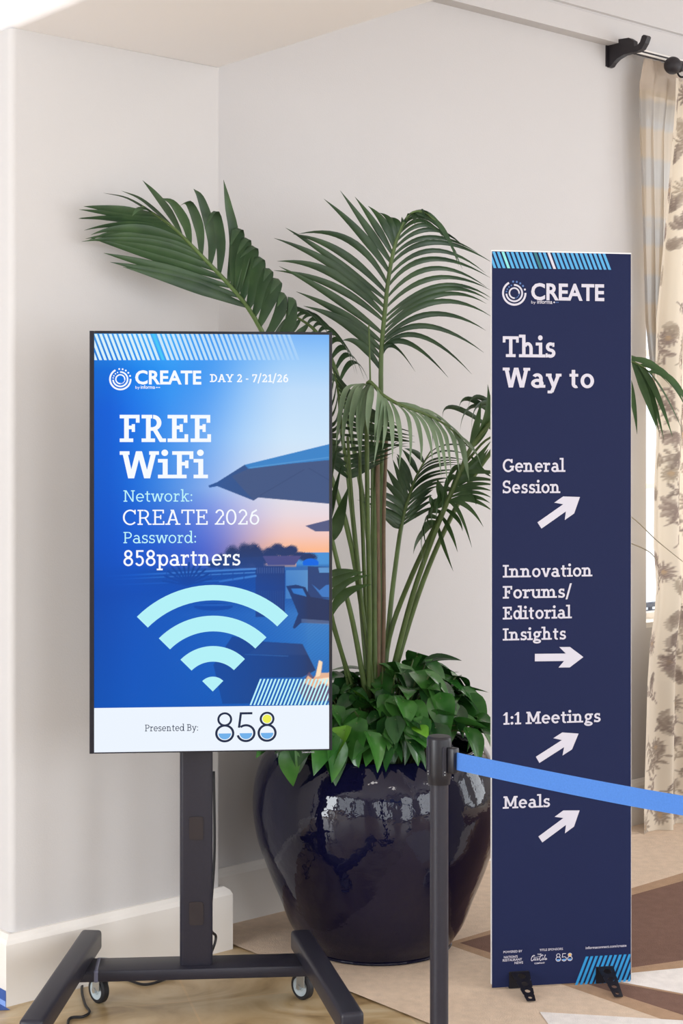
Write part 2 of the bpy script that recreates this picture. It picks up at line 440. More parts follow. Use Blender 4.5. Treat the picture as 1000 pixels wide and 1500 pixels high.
def quadgrid(bm, a, b, c, d): bm.faces.new([bm.verts.new(p) for p in (a, b, c, d)])

bm = bmesh.new(); uvbox(bm, UL - .2, UR + .2, VR - .2, V_BACK + 0.2, -0.10, 0.0)
def travertine():
    m = bpy.data.materials.new('travertine_tile'); m.use_nodes = True; nt = m.node_tree; p = nt.nodes['Principled BSDF']
    tc = nt.nodes.new('ShaderNodeTexCoord')
    mp = nt.nodes.new('ShaderNodeMapping'); mp.inputs['Rotation'].default_value = (0, 0, math.radians(-15)); mp.inputs['Location'].default_value = (0.42, 0.1, 0)
    nt.links.new(tc.outputs['Object'], mp.inputs['Vector'])
    n1 = nt.nodes.new('ShaderNodeTexNoise'); n1.inputs['Scale'].default_value = 3.2; n1.inputs['Detail'].default_value = 9; n1.inputs['Distortion'].default_value = 1.6
    st = nt.nodes.new('ShaderNodeMapping'); st.inputs['Scale'].default_value = (1.0, 1.7, 1); st.inputs['Rotation'].default_value = (0, 0, 0.3)
    nt.links.new(mp.outputs[0], st.inputs['Vector']); nt.links.new(st.outputs[0], n1.inputs['Vector'])
    r = nt.nodes.new('ShaderNodeValToRGB'); el = r.color_ramp.elements
    el[0].position = .26; el[0].color = L(128, 104, 74); el[1].position = .72; el[1].color = L(206, 188, 156)
    e = el.new(.40); e.color = L(176, 150, 110); e = el.new(.52); e.color = L(192, 168, 130)
    nt.links.new(n1.outputs['Fac'], r.inputs[0])
    bk = nt.nodes.new('ShaderNodeTexBrick'); bk.offset = 0.0; bk.inputs['Scale'].default_value = 1.0
    bk.inputs['Brick Width'].default_value = .61; bk.inputs['Row Height'].default_value = .61; bk.inputs['Mortar Size'].default_value = .004
    bk.inputs['Color1'].default_value = (1, 1, 1, 1); bk.inputs['Color2'].default_value = (.96, .95, .93, 1); bk.inputs['Mortar'].default_value = (1.1, 1.05, 1.0, 1)
    nt.links.new(mp.outputs[0], bk.inputs['Vector'])
    mx = nt.nodes.new('ShaderNodeMix'); mx.data_type = 'RGBA'; mx.blend_type = 'MULTIPLY'; mx.inputs[0].default_value = 1
    nt.links.new(r.outputs[0], mx.inputs[6]); nt.links.new(bk.outputs['Color'], mx.inputs[7]); nt.links.new(mx.outputs[2], p.inputs['Base Color'])
    p.inputs['Roughness'].default_value = .32
    return m
struct(obj('floor', bm, travertine()))
bm = bmesh.new(); uvbox(bm, UL - .2, UR + .2, VR - .2, V_BACK + .2, Z_CEIL, Z_CEIL + .1); struct(obj('ceiling', bm, M_ceil))

# back wall with a window opening
bm = bmesh.new()
uvbox(bm, UL, U_WIN0, V_BACK, V_BACK + .2, 0, Z_CEIL); uvbox(bm, U_WIN1, UR, V_BACK, V_BACK + .2, 0, Z_CEIL)
uvbox(bm, U_WIN0, U_WIN1, V_BACK, V_BACK + .2, 0, Z_W0); uvbox(bm, U_WIN0, U_WIN1, V_BACK, V_BACK + .2, Z_W1, Z_CEIL)
struct(obj('wall_back', bm, M_wall))
# pier with bullnose corners
bm = bmesh.new()
pv = V_PIER; r = .022; prof = [(U_P1, V_BACK), (U_P0, V_BACK)]
for k in range(7): a = math.radians(180 + 90 * k / 6); prof.append((U_P0 + r + r * math.cos(a), pv + r + r * math.sin(a)))
for k in range(7): a = math.radians(270 + 90 * k / 6); prof.append((U_P1 - r * .5 + r * .5 * math.cos(a), pv + r * .5 + r * .5 * math.sin(a)))
prism(bm, prof, 0, Z_SOFF, lambda x, y, d: UV(x, y, d))
struct(obj('wall_left', bm, M_wall, smooth=True, sharp=30))
# dropped beam that runs from the pier towards the camera side of the hall
bm = bmesh.new(); r = .03
prof = [(U_P1, Z_SOFF + .012), (U_P1, Z_CEIL), (U_P0, Z_CEIL)]
for k in range(7): a = math.radians(180 + 90 * k / 6); prof.append((U_P0 + r + r * math.cos(a), Z_SOFF + r + r * math.sin(a)))
for k in range(1, 4): a = math.radians(270 + 90 * k / 4); prof.append((U_P1 - .012 + .012 * math.cos(a), Z_SOFF + .012 + .012 * math.sin(a)))
prism(bm, prof, VR, V_BACK, lambda x, y, d: UV(x, d, y))
struct(obj('beam', bm, M_ceil, smooth=True, sharp=30))
# baseboards with a chamfered top
def baseprof(th, h): return [(0, 0), (th, 0), (th, h - .026), (th - .006, h - .012), (th * .35, h), (0, h)]
bm = bmesh.new()
th = .03; hb = .212
e0, e1 = U_P0 - th, uof(341, V_PIER - th)
for (ax, ay) in ((0, 0),):
    loop = []
    for (o_, z) in baseprof(th, hb): loop.append((o_, z))
    path = [((U_P0, V_BACK), (-1, 0)), ((U_P0, V_PIER), (-1, -1)), ((U_P1, V_PIER), (1, -1)), ((U_P1, V_BACK), (1, 0))]
    kx = (e1 - U_P1) / th
    rings = []
    for (pu, pvv), (su, sv) in path:
        rings.append([bm.verts.new(UV(pu + su * o_ * (kx if su > 0 else 1), pvv + sv * o_, z)) for o_, z in loop])
    for i in range(3):
        for k in range(len(loop)):
            k2 = (k + 1) % len(loop); bm.faces.new([rings[i][k], rings[i][k2], rings[i + 1][k2], rings[i + 1][k]])
bmesh.ops.recalc_face_normals(bm, faces=bm.faces)
struct(obj('baseboard_left', bm, M_trim))
bm = bmesh.new()
prism(bm, baseprof(.027, .205), e1, UR, lambda o_, z, d: UV(d, V_BACK - o_, z)); struct(obj('baseboard_back', bm, M_trim))
bm = bmesh.new()
prism(bm, baseprof(.027, .205), UL, e0 , lambda o_, z, d: UV(d, V_BACK - o_, z)); struct(obj('baseboard_back', bm, M_trim))
# cornice: flat fascia, hairline step, cove to the ceiling
bm = bmesh.new(); zc = 3.475
prof = [(0, zc), (.065, zc), (.065, zc + .10), (.058, zc + .104), (.058, zc + .11), (.07, zc + .114), (.07, zc + .285), (.10, zc + .30), (.10, zc + .315), (.085, zc + .325)]
for k in range(6): a = k / 5 * math.pi / 2; prof.append((.085 + .14 * (1 - math.cos(a)), zc + .325 + .15 * math.sin(a)))
prof += [(0, Z_CEIL)]
prism(bm, prof, U_P1, UR, lambda o_, z, d: UV(d, V_BACK - o_, z)); struct(obj('trim_1', bm, M_wall))

# walls behind and beside the camera: windows with glazing bars
def window_wall(name, along, wins, place, length0, length1):
    bm = bmesh.new()
    def bx(a0, a1, z0, z1, t0=0, t1=.2):
        c = [place(a, t, z) for z in (z0, z1) for (a, t) in ((a0, t0), (a1, t0), (a1, t1), (a0, t1))]
        obox(bm, c)
    cur = length0
    for (a0, a1) in wins:
        bx(cur, a0, 0, Z_CEIL); bx(a0, a1, 0, .2); bx(a0, a1, 3.5, Z_CEIL); cur = a1
    bx(cur, length1, 0, Z_CEIL); bmesh.ops.recalc_face_normals(bm, faces=bm.faces)
    struct(obj(name, bm, M_wall))
    fb = bmesh.new(); bm = fb
    for (a0, a1) in wins:
        for k in range(4): a = a0 + (a1 - a0) * k / 3; bx(a - .03, a + .03, .2, 3.5, -.02, .05)
        for z in (.23, 1.3, 2.4, 3.47): bx(a0, a1, z - .03, z + .03, -.018, .048)
    bmesh.ops.recalc_face_normals(bm, faces=bm.faces)
    struct(obj('trim_2' if 'left' in name else 'trim_3' if 'front' in name else 'trim_4', bm, mat('dark_window_frame', (58, 50, 46), .5)))
window_wall('wall_left', 'v', [(-2.4, -.4), (0.0, 2.0), (2.35, 4.35)], lambda a, t, z: UV(UL + .0 - t + .0, a, z), VR, V_BACK)
window_wall('wall_front', 'u', [(-3.0, -1.0), (.2, 2.2), (3.4, 5.4), (6.6, 8.6)], lambda a, t, z: UV(a, VR - t, z), UL, UR)
window_wall('wall_right', 'v', [(-2.6, -.6), (.2, 2.2)], lambda a, t, z: UV(UR + t, a, z), VR, V_BACK + .2)

# window seen at the right: jamb, frame, sashes, bars, panes
def thin_glass():
    m = bpy.data.materials.new('window_glass'); m.use_nodes = True; nt = m.node_tree; nt.nodes.clear()
    o_ = nt.nodes.new('ShaderNodeOutputMaterial'); a = nt.nodes.new('ShaderNodeBsdfTransparent'); g = nt.nodes.new('ShaderNodeBsdfGlossy')
    g.inputs['Roughness'].default_value = .02; mx = nt.nodes.new('ShaderNodeMixShader'); mx.inputs[0].default_value = .06
    nt.links.new(a.outputs[0], mx.inputs[1]); nt.links.new(g.outputs[0], mx.inputs[2]); nt.links.new(mx.outputs[0], o_.inputs[0]); return m
bm = bmesh.new()
w0, w1 = U_WIN0, U_WIN1; fv0, fv1 = V_BACK + .10, V_BACK + .16
uvbox(bm, w0, w0 + .012, fv0, fv1, Z_W0, Z_W1); uvbox(bm, w1 - .06, w1, fv0, fv1, Z_W0, Z_W1)
uvbox(bm, w0, w1, fv0, fv1, Z_W0, Z_W0 + .03); uvbox(bm, w0, w1, fv0, fv1, Z_W1 - .06, Z_W1)
win = struct(obj('window_1', bm, M_trim))
bm = bmesh.new()
zb = onplane(952, 712, V_BACK + .12).z
for z in (zb, zb + .62, zb + 1.22): uvbox(bm, w0, w1, fv0 + .01, fv1 - .01, z - .012, z + .012)
for u in (w0 + .5, w0 + 1.02): uvbox(bm, u - .012, u + .012, fv0 + .012, fv1 - .012, Z_W0, Z_W1)
obj('glazing_bar', bm, M_trim, win)
bm = bmesh.new(); uvbox(bm, w0 + .01, w1 - .05, V_BACK + .128, V_BACK + .132, Z_W0 + .02, Z_W1 - .05); obj('pane', bm, thin_glass(), win)
bm = bmesh.new(); uvbox(bm, w0 - .0, w1, V_BACK - .0, V_BACK + .1, Z_W0 - .02, Z_W0 + .004); obj('sill', bm, M_trim, win)
# a dark balcony rail outside, seen low through the glass
bm = bmesh.new()
za, zb_ = onplane(953, 908, V_BACK + 1.0).z, onplane(953, 886, V_BACK + 1.0).z
for z in (za, (za + zb_) / 2, zb_): uvbox(bm, w0 - .2, w1 + .6, V_BACK + 1.0, V_BACK + 1.03, z - .012, z + .012)
for k in range(16): uvbox(bm, w0 - .2 + k * .15, w0 - .185 + k * .15, V_BACK + 1.005, V_BACK + 1.025, -.6, zb_)
uvbox(bm, w0 - 1, w1 + 2, V_BACK + .2, V_BACK + 2.6, -.75, -.6)
tag(obj('balcony_railing', bm, mat('slate_paint', (70, 84, 108), .5)), 'dark blue grey railing outside the bright window', 'railing')

# rims round the unseen ceiling fill lamps
for uu, vv in DOWNS:
    bm = bmesh.new(); lathe(bm, [(.36, 0), (.40, 0), (.40, .03), (.36, .03), (.36, 0)], UV(uu, vv, Z_CEIL - .03), 32)
    struct(obj('trim_5', bm, M_trim))

# ------------------------------------------------------------------ carpet
def carpetmat(name, rgb): return mat(name, rgb, .95, spec=.05, noise=.07, nscale=30, bump=.35, bscale=260)
C_beige, C_tan, C_brown, C_white = carpetmat('beige_pile', (216, 194, 172)), carpetmat('tan_pile', (176, 146, 120)), carpetmat('brown_pile', (124, 97, 86)), carpetmat('ivory_pile', (232, 226, 222))
bm = bmesh.new(); lay = 0
def cpoly(pts, mi):
    global lay
    lay += 1; z = .006 + lay * .0003
    f = bm.faces.new([bm.verts.new((p.x, p.y, z)) for p in pts]); f.material_index = mi; f.normal_update()
    if f.normal.z < 0: f.normal_flip()
fp = lambda *q: [onfloor(x, y) for x, y in q]
A, Bq = onfloor(405, 1428), onfloor(590, 1500)
dirL = (A - Bq).normalized()
# field of the carpet: from the travertine edge to the back wall and right of the hall
near = Bq - dirL * 4.0
k = (V_BACK - .03 - A.dot(WV)) / dirL.dot(WV) if abs(dirL.dot(WV)) > .01 else 0
edge_far = A + dirL * k
if edge_far.dot(WU) < e1 + .05:          # stop at the pier's end
    k = (e1 + .02 - A.dot(WU)) / dirL.dot(WU); pA = A + dirL * k
    field = [near, pA, UV(e1 + .02, V_BACK - .027, 0)]
else: field = [near, edge_far]
field += [UV(8.2, V_BACK - .027, 0), UV(8.2, near.dot(WV), 0)]
cpoly(field, 0)
apex = onfloor(673, 1384); up_d = (onfloor(1000, 1293) - apex).normalized(); lo_d = (onfloor(1000, 1490) - apex).normalized()
t_apex = onfloor(652, 1385); tu = (onfloor(1000, 1281) - t_apex).normalized(); tl = (onfloor(980, 1500) - t_apex).normalized()
cpoly([t_apex, t_apex + tl * 2.6, t_apex + tl * 2.6 + tu * 2, t_apex + tu * 4.2], 1)
cpoly([apex, apex + lo_d * 2.6, apex + lo_d * 2.6 + up_d * 2, apex + up_d * 4.2], 2)
wa = onfloor(868, 1434); w_u = (onfloor(1000, 1421) - wa); w_l = (onfloor(1000, 1459) - wa)
cpoly([onfloor(845, 1432), wa + w_l * 6, wa + (onfloor(1000, 1414) - wa) * 6], 1)
cpoly([wa, wa + w_l * 6, wa + w_u * 6], 3)
cpoly(fp((790, 1486), (1010, 1499), (1400, 1700), (900, 1640)), 3)
carpet = obj('carpet', bm, [C_beige, C_tan, C_brown, C_white])
tag(carpet, 'beige hall carpet with brown and tan angular bands under the signboard', 'carpet')

# ------------------------------------------------------------------ television on its stand
TV_YAW = math.radians(4.5); TV_O = ((308.5 - 500) / F * 4.60, 4.60)
tv = empty('television', (TV_O[0], TV_O[1], 1.70 - 450 * 4.60 / F), 'tall portrait television on black stand showing the FREE WiFi screen', 'television', TV_YAW)
TB = Board(TV_O, TV_YAW, 0.0, tv)
x0, zt = TB.at(129.8, 484.5); _, zb = TB.at(132.3, 1104); x1, _ = TB.at(486.3, 700)
x0 = (x0 + TB.at(132.3, 1104)[0]) / 2
bm = bmesh.new(); box(bm, ((x0 + x1) / 2, .0225, (zt + zb) / 2), (x1 - x0, .035, zt - zb), .004)
box(bm, ((x0 + x1) / 2, .055, (zt + zb) / 2 - .1), (x1 - x0 - .14, .035, .75), .012)
obj('casing', bm, M_bezel, tv)
sx0, sz1 = TB.at(137.2, 488.4); sx1, sz0 = TB.at(481.8, 1097); sx0 = (sx0 + TB.at(139, 1099)[0]) / 2 - .0004
bm = bmesh.new()
for (xa, xb, za, zb2) in ((x0, sx0, zb, zt), (sx1, x1, zb, zt), (sx0, sx1, sz1, zt), (sx0, sx1, zb, sz0)):
    box(bm, ((xa + xb) / 2, .0035, (za + zb2) / 2), (xb - xa, .013, zb2 - za), .0012)
obj('bezel', bm, M_bezel, tv)
TB.put('brand_lettering', [(TB.fit(sans('SAMSUNG', .01), 442, 460, 1102.6, 1100.2, .72), mat('grey_lettering', (150, 150, 158), .5))], .0045)

# the picture on the screen, computed on a fine grid
def paint_screen(X, Y):
    def ip(v, xs, cs):
        cs = np.array(cs, float); return np.stack([np.interp(v, xs, cs[:, k]) for k in range(3)], -1)
    rs = np.random.RandomState(3)
    sky_r = ip(Y, [488, 530, 570, 640, 715, 755, 785, 806], [(120, 180, 246), (160, 205, 249), (190, 220, 250), (205, 229, 250), (222, 226, 238), (233, 216, 222), (244, 200, 190), (252, 186, 146)])
    sky_l = ip(Y, [488, 560, 640, 715, 755, 806], [(60, 150, 240), (90, 165, 246), (140, 190, 248), (165, 190, 240), (134, 144, 226), (92, 104, 206)])
    f = np.clip((X - 280) / 150, 0, 1)[..., None]; f = f * f * (3 - 2 * f)
    C = sky_l * (1 - f) + sky_r * f
    def lerp(mask, col): 
        nonlocal C
        C = C * (1 - mask[..., None]) + np.array(col, float) * mask[..., None]
    def poly(pts, ox, oy, s=5.263):
        q = [(ox + a / s, oy + b / s) for a, b in pts]; ins = np.zeros(X.shape, bool)
        for i in range(len(q)):
            (xa, ya), (xb, yb) = q[i], q[i - 1]
            c = ((ya > Y) != (yb > Y)); xx = (xb - xa) * (Y - ya) / ((yb - ya) if yb != ya else 1e-9) + xa
            ins ^= c & (X < xx)
        return ins.astype(float)
    def ell(cx, cy, rx, ry, ox, oy, s=5.263, rag=0.0):
        n = rag * (np.sin(X * 1.9 + cy) * np.sin(Y * 2.3 + cx) + .6 * np.sin(X * 4.1) * np.sin(Y * 3.7)) if rag else 0
        return ((((X - ox - cx / s) / (rx / s)) ** 2 + ((Y - oy - cy / s) / (ry / s)) ** 2 + n) < 1).astype(float)
    def seg(p, q, wd, ox, oy, s=5.263):
        ax, ay = ox + p[0] / s, oy + p[1] / s; bx, by = ox + q[0] / s, oy + q[1] / s
        L2 = (bx - ax) ** 2 + (by - ay) ** 2; t = np.clip(((X - ax) * (bx - ax) + (Y - ay) * (by - ay)) / L2, 0, 1)
        return np.clip(wd / 2 + .5 - np.hypot(X - ax - t * (bx - ax), Y - ay - t * (by - ay)), 0, 1)
    a = (300, 640); b = (300, 820)
    # sea, ground
    lerp(poly([(700, 893), (1000, 893), (1000, 1020), (700, 1020)], *a), (74, 146, 214))
    g = np.clip((Y - 826) / 10, 0, 1)
    ground = ip(Y, [825, 860, 900, 950, 1035], [(30, 72, 140), (30, 78, 150), (66, 128, 196), (50, 120, 196), (40, 100, 175)])
    tex = (np.sin(Y * 1.7 + X * .2) * np.sin(X * .9 - Y * .4)) * 7
    C = C * (1 - g[..., None]) + (ground + tex[..., None]) * g[..., None]
    # umbrellas
    lerp(poly([(22, 372), (90, 345), (300, 212), (955, 52), (990, 50), (990, 518), (405, 465), (370, 489), (90, 377), (28, 388)], *a), (68, 88, 132))
    lerp(poly([(22, 372), (90, 345), (300, 212), (340, 240), (200, 300), (370, 489), (90, 377), (28, 388)], *a) * .5, (42, 84, 150))
    lerp(poly([(300, 212), (955, 52), (990, 50), (990, 172), (640, 205), (330, 243)], *a), (62, 132, 200))
    lerp(seg((340, 235), (990, 150), 1.4, *a) * .6, (110, 170, 222))
    lerp(seg((420, 450), (760, 250), 1.2, *a) * .4, (50, 66, 108)); lerp(seg((800, 240), (970, 340), 1.2, *a) * .4, (50, 66, 108))
    lerp(poly([(770, 686), (990, 632), (990, 728), (852, 731)], *a), (86, 92, 132))
    # trees and planter
    dk = (42, 58, 104)
    for (cx, cy, rx, ry) in ((205, 930, 62, 90), (300, 910, 60, 88), (370, 900, 62, 78), (420, 940, 60, 70), (500, 900, 60, 50), (555, 870, 52, 48), (620, 890, 70, 40), (665, 875, 46, 38), (720, 915, 60, 28), (790, 930, 70, 34), (120, 960, 40, 60), (60, 980, 50, 30)):
        lerp(ell(cx, cy, rx, ry, *a, rag=.45), dk)
    lerp(poly([(100, 940), (450, 920), (450, 1010), (100, 1010)], *a) * .9, (44, 62, 112))
    lerp(poly([(440, 918), (740, 918), (690, 990), (480, 990)], *a), (84, 78, 130))
    lerp(ell(812, 975, 62, 36, *a) * (Y < 640 + 992 / 5.263), (18, 104, 226))
    lerp(poly([(385, 995), (610, 995), (610, 1390), (385, 1390)], *a), (44, 60, 112))
    for k in range(12): lerp(seg((400 + k * 18, 1010), (400 + k * 18, 1050), .9, *a) * .7, (120, 130, 170)); lerp(seg((395 + k * 18, 1190), (395 + k * 18, 1370), 1.0, *a) * .4, (84, 110, 160))
    lerp(poly([(618, 1012), (790, 1012), (790, 1250), (618, 1250)], *a), (92, 146, 202)); lerp(poly([(610, 1005), (800, 1005), (800, 1030), (610, 1030)], *a), (60, 110, 176))
    lerp(poly([(790, 1000), (990, 1010), (990, 1250), (790, 1250)], *a), (48, 70, 122)); lerp(poly([(870, 1010), (990, 1010), (990, 1050), (880, 1050)], *a), (96, 150, 206))
    # terrace railing
    for (p, q, w_, c_) in (((-760, 120), (385, 70), 2.4, (104, 158, 222)), ((-700, 145), (380, 98), 1.4, (120, 170, 228)), ((110, 165), (385, 125), 3.0, (96, 152, 216)), ((-800, 190), (120, 160), 1.6, (70, 130, 205))): lerp(seg(p, q, w_, *b), c_)
    for k in range(8): lerp(seg((-300 + k * 85, 95), (-300 + k * 85, 150), 1.2, *b), (34, 70, 140))
    # agave-like plant
    for ang in range(-80, 81, 14): lerp(seg((-140, 190), (-140 + 190 * math.sin(math.radians(ang)), 190 - 170 * math.cos(math.radians(ang)) * (1 if ang else 1.1)), 2.6, *b), (22, 56, 118))
    # wicker chair, cushion, low table
    lerp(poly([(622, 205), (700, 195), (770, 215), (810, 290), (1000, 320), (1000, 500), (735, 492), (690, 535), (672, 530), (715, 420), (650, 265)], *b), (44, 56, 96))
    lerp(poly([(660, 225), (750, 225), (782, 288), (680, 262)], *b), (66, 132, 206)); lerp(poly([(820, 190), (880, 240), (930, 200), (990, 190), (990, 300), (900, 290)], *b), (66, 122, 196))
    lerp(poly([(740, 460), (1000, 480), (1000, 510), (740, 490)], *b) * .6, (110, 130, 170))
    lerp(poly([(205, 590), (460, 635), (748, 655), (850, 860), (740, 915), (420, 915), (340, 1112), (130, 1112), (60, 810)], *b), (40, 60, 108))
    lerp(poly([(460, 635), (748, 655), (790, 740), (440, 735), (330, 725)], *b) * .7, (58, 72, 116))
    lerp(poly([(300, 728), (640, 745), (640, 752), (300, 735)], *b) * .7, (84, 120, 170))
    lerp(ell(60, 360, 150, 30, *b) , (24, 70, 140)); lerp(ell(60, 348, 150, 8, *b), (70, 120, 190))
    # fire
    for (pts, c_, al) in (([(700, 1000), (760, 930), (800, 870), (830, 910), (1000, 880), (1000, 1100), (780, 1100)], (120, 84, 104), .75), ([(730, 1010), (790, 900), (830, 930), (850, 900), (875, 785), (905, 800), (895, 880), (950, 880), (990, 860), (990, 1010), (900, 960), (850, 1000), (770, 960)], (246, 190, 150), .9), ([(850, 915), (878, 782), (903, 795), (885, 905)], (255, 226, 190), .9), ([(860, 930), (990, 910), (990, 990), (900, 950)], (255, 240, 215), .8)):
        lerp(poly(pts, *b) * al, c_)
    # brand-blue wash from the left edge and along the bottom
    al = 1 - np.clip((X - 150) / 215, 0, 1); al = al * al * (3 - 2 * al)
    low = np.clip((Y - 800) / 60, 0, 1); al2 = np.clip(1 - (X - 190) / 260, 0, 1); al2 = al2 ** .55 * .92
    al = np.maximum(al * .98, al2 * low)
    wash = ip(Y, [488, 540, 600, 700, 800, 870, 1035], [(70, 160, 238), (8, 112, 226), (4, 96, 222), (2, 92, 214), (2, 84, 204), (2, 76, 186), (0, 84, 190)])
    left = np.clip(1 - (X - 137) / 60, 0, 1)[..., None]; wash = wash * (1 - .06 * left)
    mid = np.clip(1 - abs(X - 250) / 90, 0, 1)[..., None] * np.clip(1 - (Y - 488) / 330, 0, 1)[..., None]
    wash = wash + mid * np.array((10, 36, 20))
    C = C * (1 - al[..., None]) + wash * al[..., None]
    return np.clip(C, 0, 255)
fz1 = TB.at(309, 1035)[1]
nx, ny = 345, 548
gx = np.linspace(sx0, sx1, nx); gz = np.linspace(fz1, sz1, ny)
GX, GZ = np.meshgrid(gx, gz)
PXs = 138.0 + (GX - sx0) / (sx1 - sx0) * (481.5 - 138.0); PYs = 1035 - (GZ - fz1) / (sz1 - fz1) * (1035 - 488.4)
cols = sum(paint_screen(PXs + dx, PYs + dy) for dx, dy in ((-.3, -.1), (.1, -.3), (.3, .1), (-.1, .3))) / 4 / 255.0      # softened edges
colsl = np.where(cols <= .04045, cols / 12.92, ((cols + .055) / 1.055) ** 2.4)
def gridmesh(name, verts, nx, ny, cols, m, parent, smooth=False, flip=False):
    idx = np.arange(nx * ny).reshape(ny, nx)
    q = np.stack([idx[:-1, :-1], idx[:-1, 1:], idx[1:, 1:], idx[1:, :-1]], -1).reshape(-1, 4)
    if flip: q = q[:, ::-1]
    me = bpy.data.meshes.new(name); me.from_pydata(verts.reshape(-1, 3).tolist(), [], q.tolist()); me.update()
    at = me.color_attributes.new('Col', 'FLOAT_COLOR', 'POINT')
    at.data.foreach_set('color', np.concatenate([cols.reshape(-1, 3), np.ones((nx * ny, 1))], 1).astype(np.float32).ravel())
    return link(name, me, m, parent, smooth)
gridmesh('screen', np.stack([GX, np.zeros_like(GX) + .0004, GZ], -1), nx, ny, colsl, colmat('screen_glow', True), tv)
G_w = M_glow('screen_white', (246, 250, 255)); G_mint = M_glow('screen_mint', (178, 240, 247)); G_foot = M_glow('screen_footer', (236, 244, 254))
G_ink = M_glow('screen_ink', (34, 44, 72)); G_lb = M_glow('screen_water', (112, 176, 234)); G_sun = M_glow('screen_sun', (238, 238, 84)); G_mtx = M_glow('screen_pale_mint', (190, 243, 250))
G_cy = M_glow('screen_cyan', (60, 190, 245))
bm_foot = TB.put('screen_footer', [([[(sx0, sz0), (sx1, sz0), (sx1, fz1), (sx0, fz1)]], G_foot)], .0001)
def tvline(txt, x0_, x1_, yb, yt, w, t, m): TB.put('lettering', [(TB.fit(slab(txt, w, t), x0_, x1_, yb, yt, .70), m)], .0010)
tvline('FREE', 175.3, 309, 647.5, 607.6, .122, .092, G_w)
tvline('WiFi', 175.3, 304.5, 700.7, 661, .122, .092, G_w)
tvline('Network:', 180.8, 281.5, 734.9, 718.2, .078, .062, G_mtx)
tvline('CREATE 2026', 180, 379.5, 769, 746.8, .082, .062, G_w)
tvline('Password:', 180.8, 287, 795.7, 779.2, .078, .062, G_mtx)
tvline('858partners', 180.8, 351.8, 829, 806, .098, .075, G_w)
tvline('DAY 2 - 7/21/26', 307.3, 422, 559.7, 548, .125, .10, G_w)
tvline('Presented By:', 212.3, 289.9, 1071.3, 1061.5, .085, .066, G_ink)
cx, cz = TB.at(176.2, 555.5); rr = TB.at(192.6, 555.5)[0] - cx
rl, dd = ring_logo(cx, cz, rr, True)
TB.put('event_logo', [(rl + dd, G_w), (TB.fit(sans('CREATE', .028), 197.9, 294.8, 562.3, 542, .73), G_w), (TB.fit(sans('by', .0), 198.3, 204.8, 569.4, 565.0, .73), G_w), (TB.fit(sans('informa', .012), 206, 227, 569.4, 564.0, .73), G_w), (sum([disc(TB.at(x, 567.6)[0], TB.at(x, 567.6)[1], rr * .05, n=8) for x in (229, 231.3, 233.6)], []), G_w)], .0010)
# wifi symbol
cx, cz = TB.at(311.5, 1012.8); k = (TB.at(411.5, 1012.8)[0] - cx) / 100
wf = [[(cx, cz)] + [(cx + 21.7 * k * math.cos(math.radians(a)), cz + 21.7 * k * math.sin(math.radians(a))) for a in range(45, 136, 6)]]
wifi = TB.put('wifi_symbol', [(wf, G_mint)], .0010)
for ro, ri in ((66.5, 43.7), (111, 88), (156, 133.5)): TB.put('wifi_arc', [(arcband(cx, cz, ro * k, ro * k, 45, 135, (ro - ri) * k, n=24), G_mint)], .0010, wifi)
# diagonal stripes, top (fading to the right) and bottom right
ls = []
def mixc(c1, c2, f): return tuple(c1[i] * (1 - f) + c2[i] * f for i in range(3))
for i in range(-2, 42):
    x = 138 + i * 7.05
    if x > 424: continue
    f = min(1, max(0, (x - 190) / 215))
    col = mixc((214, 240, 250), (166, 208, 249), f ** .8)
    if i == 12: col = (70, 196, 246)
    hw = 4.1
    ya, yb2 = 489.2, 527.5
    pts = [(x, ya), (x + hw, ya), (x + hw + 14.5, yb2), (x + 14.5, yb2)]
    if x < 138.2:                         # clip at the left screen edge
        sl = (yb2 - ya) / 14.5
        q = [(max(x, 138.2), ya if x >= 138.2 else ya + (138.2 - x) * sl)]
        xr = x + hw
        if xr >= 138.2: q += [(138.2, ya), (xr, ya)]
        else: q += [(138.2, ya + (138.2 - xr) * sl)]
        q += [(xr + 14.5, yb2), (x + 14.5, yb2)]
        pts = q if x < 138.2 and q[0][1] < yb2 else None
        if pts is None: continue
    ls.append(([TB.poly(pts)], M_glow('screen_stripe', col)))
TB.put('screen_stripes', ls, .0009)
ls = []
for i in range(24):
    x = 365.5 + i * 5.42; ya, yb2 = 994.5, 1032.8; dx = 15.2; hw = 2.5
    pts = [(x, yb2), (x + hw, yb2), (x + hw + dx, ya), (x + dx, ya)]
    lim = 481
    if x + hw + dx > lim:
        if x >= lim: continue
        yy = lambda q: yb2 - (lim - q) / dx * (yb2 - ya)
        q = [(x, yb2), (min(x + hw, lim), yb2)]
        if x + hw < lim: q.append((lim, yy(x + hw)))
        if x + dx < lim: q += [(lim, ya), (x + dx, ya)]
        else: q.append((lim, yy(x)))
        pts = q
    ls.append(TB.poly(pts))
TB.put('screen_stripes', [(ls, G_mtx)], .0009)
a0, z0 = TB.at(315, 1087.6); a1, z1 = TB.at(405, 1042.5)
ln, fl, sn = eights(a0, z0, a1 - a0, z1 - z0)
TB.put('sponsor_logo', [(ln, G_ink), (fl, G_lb), (sn, G_sun)], .0010)

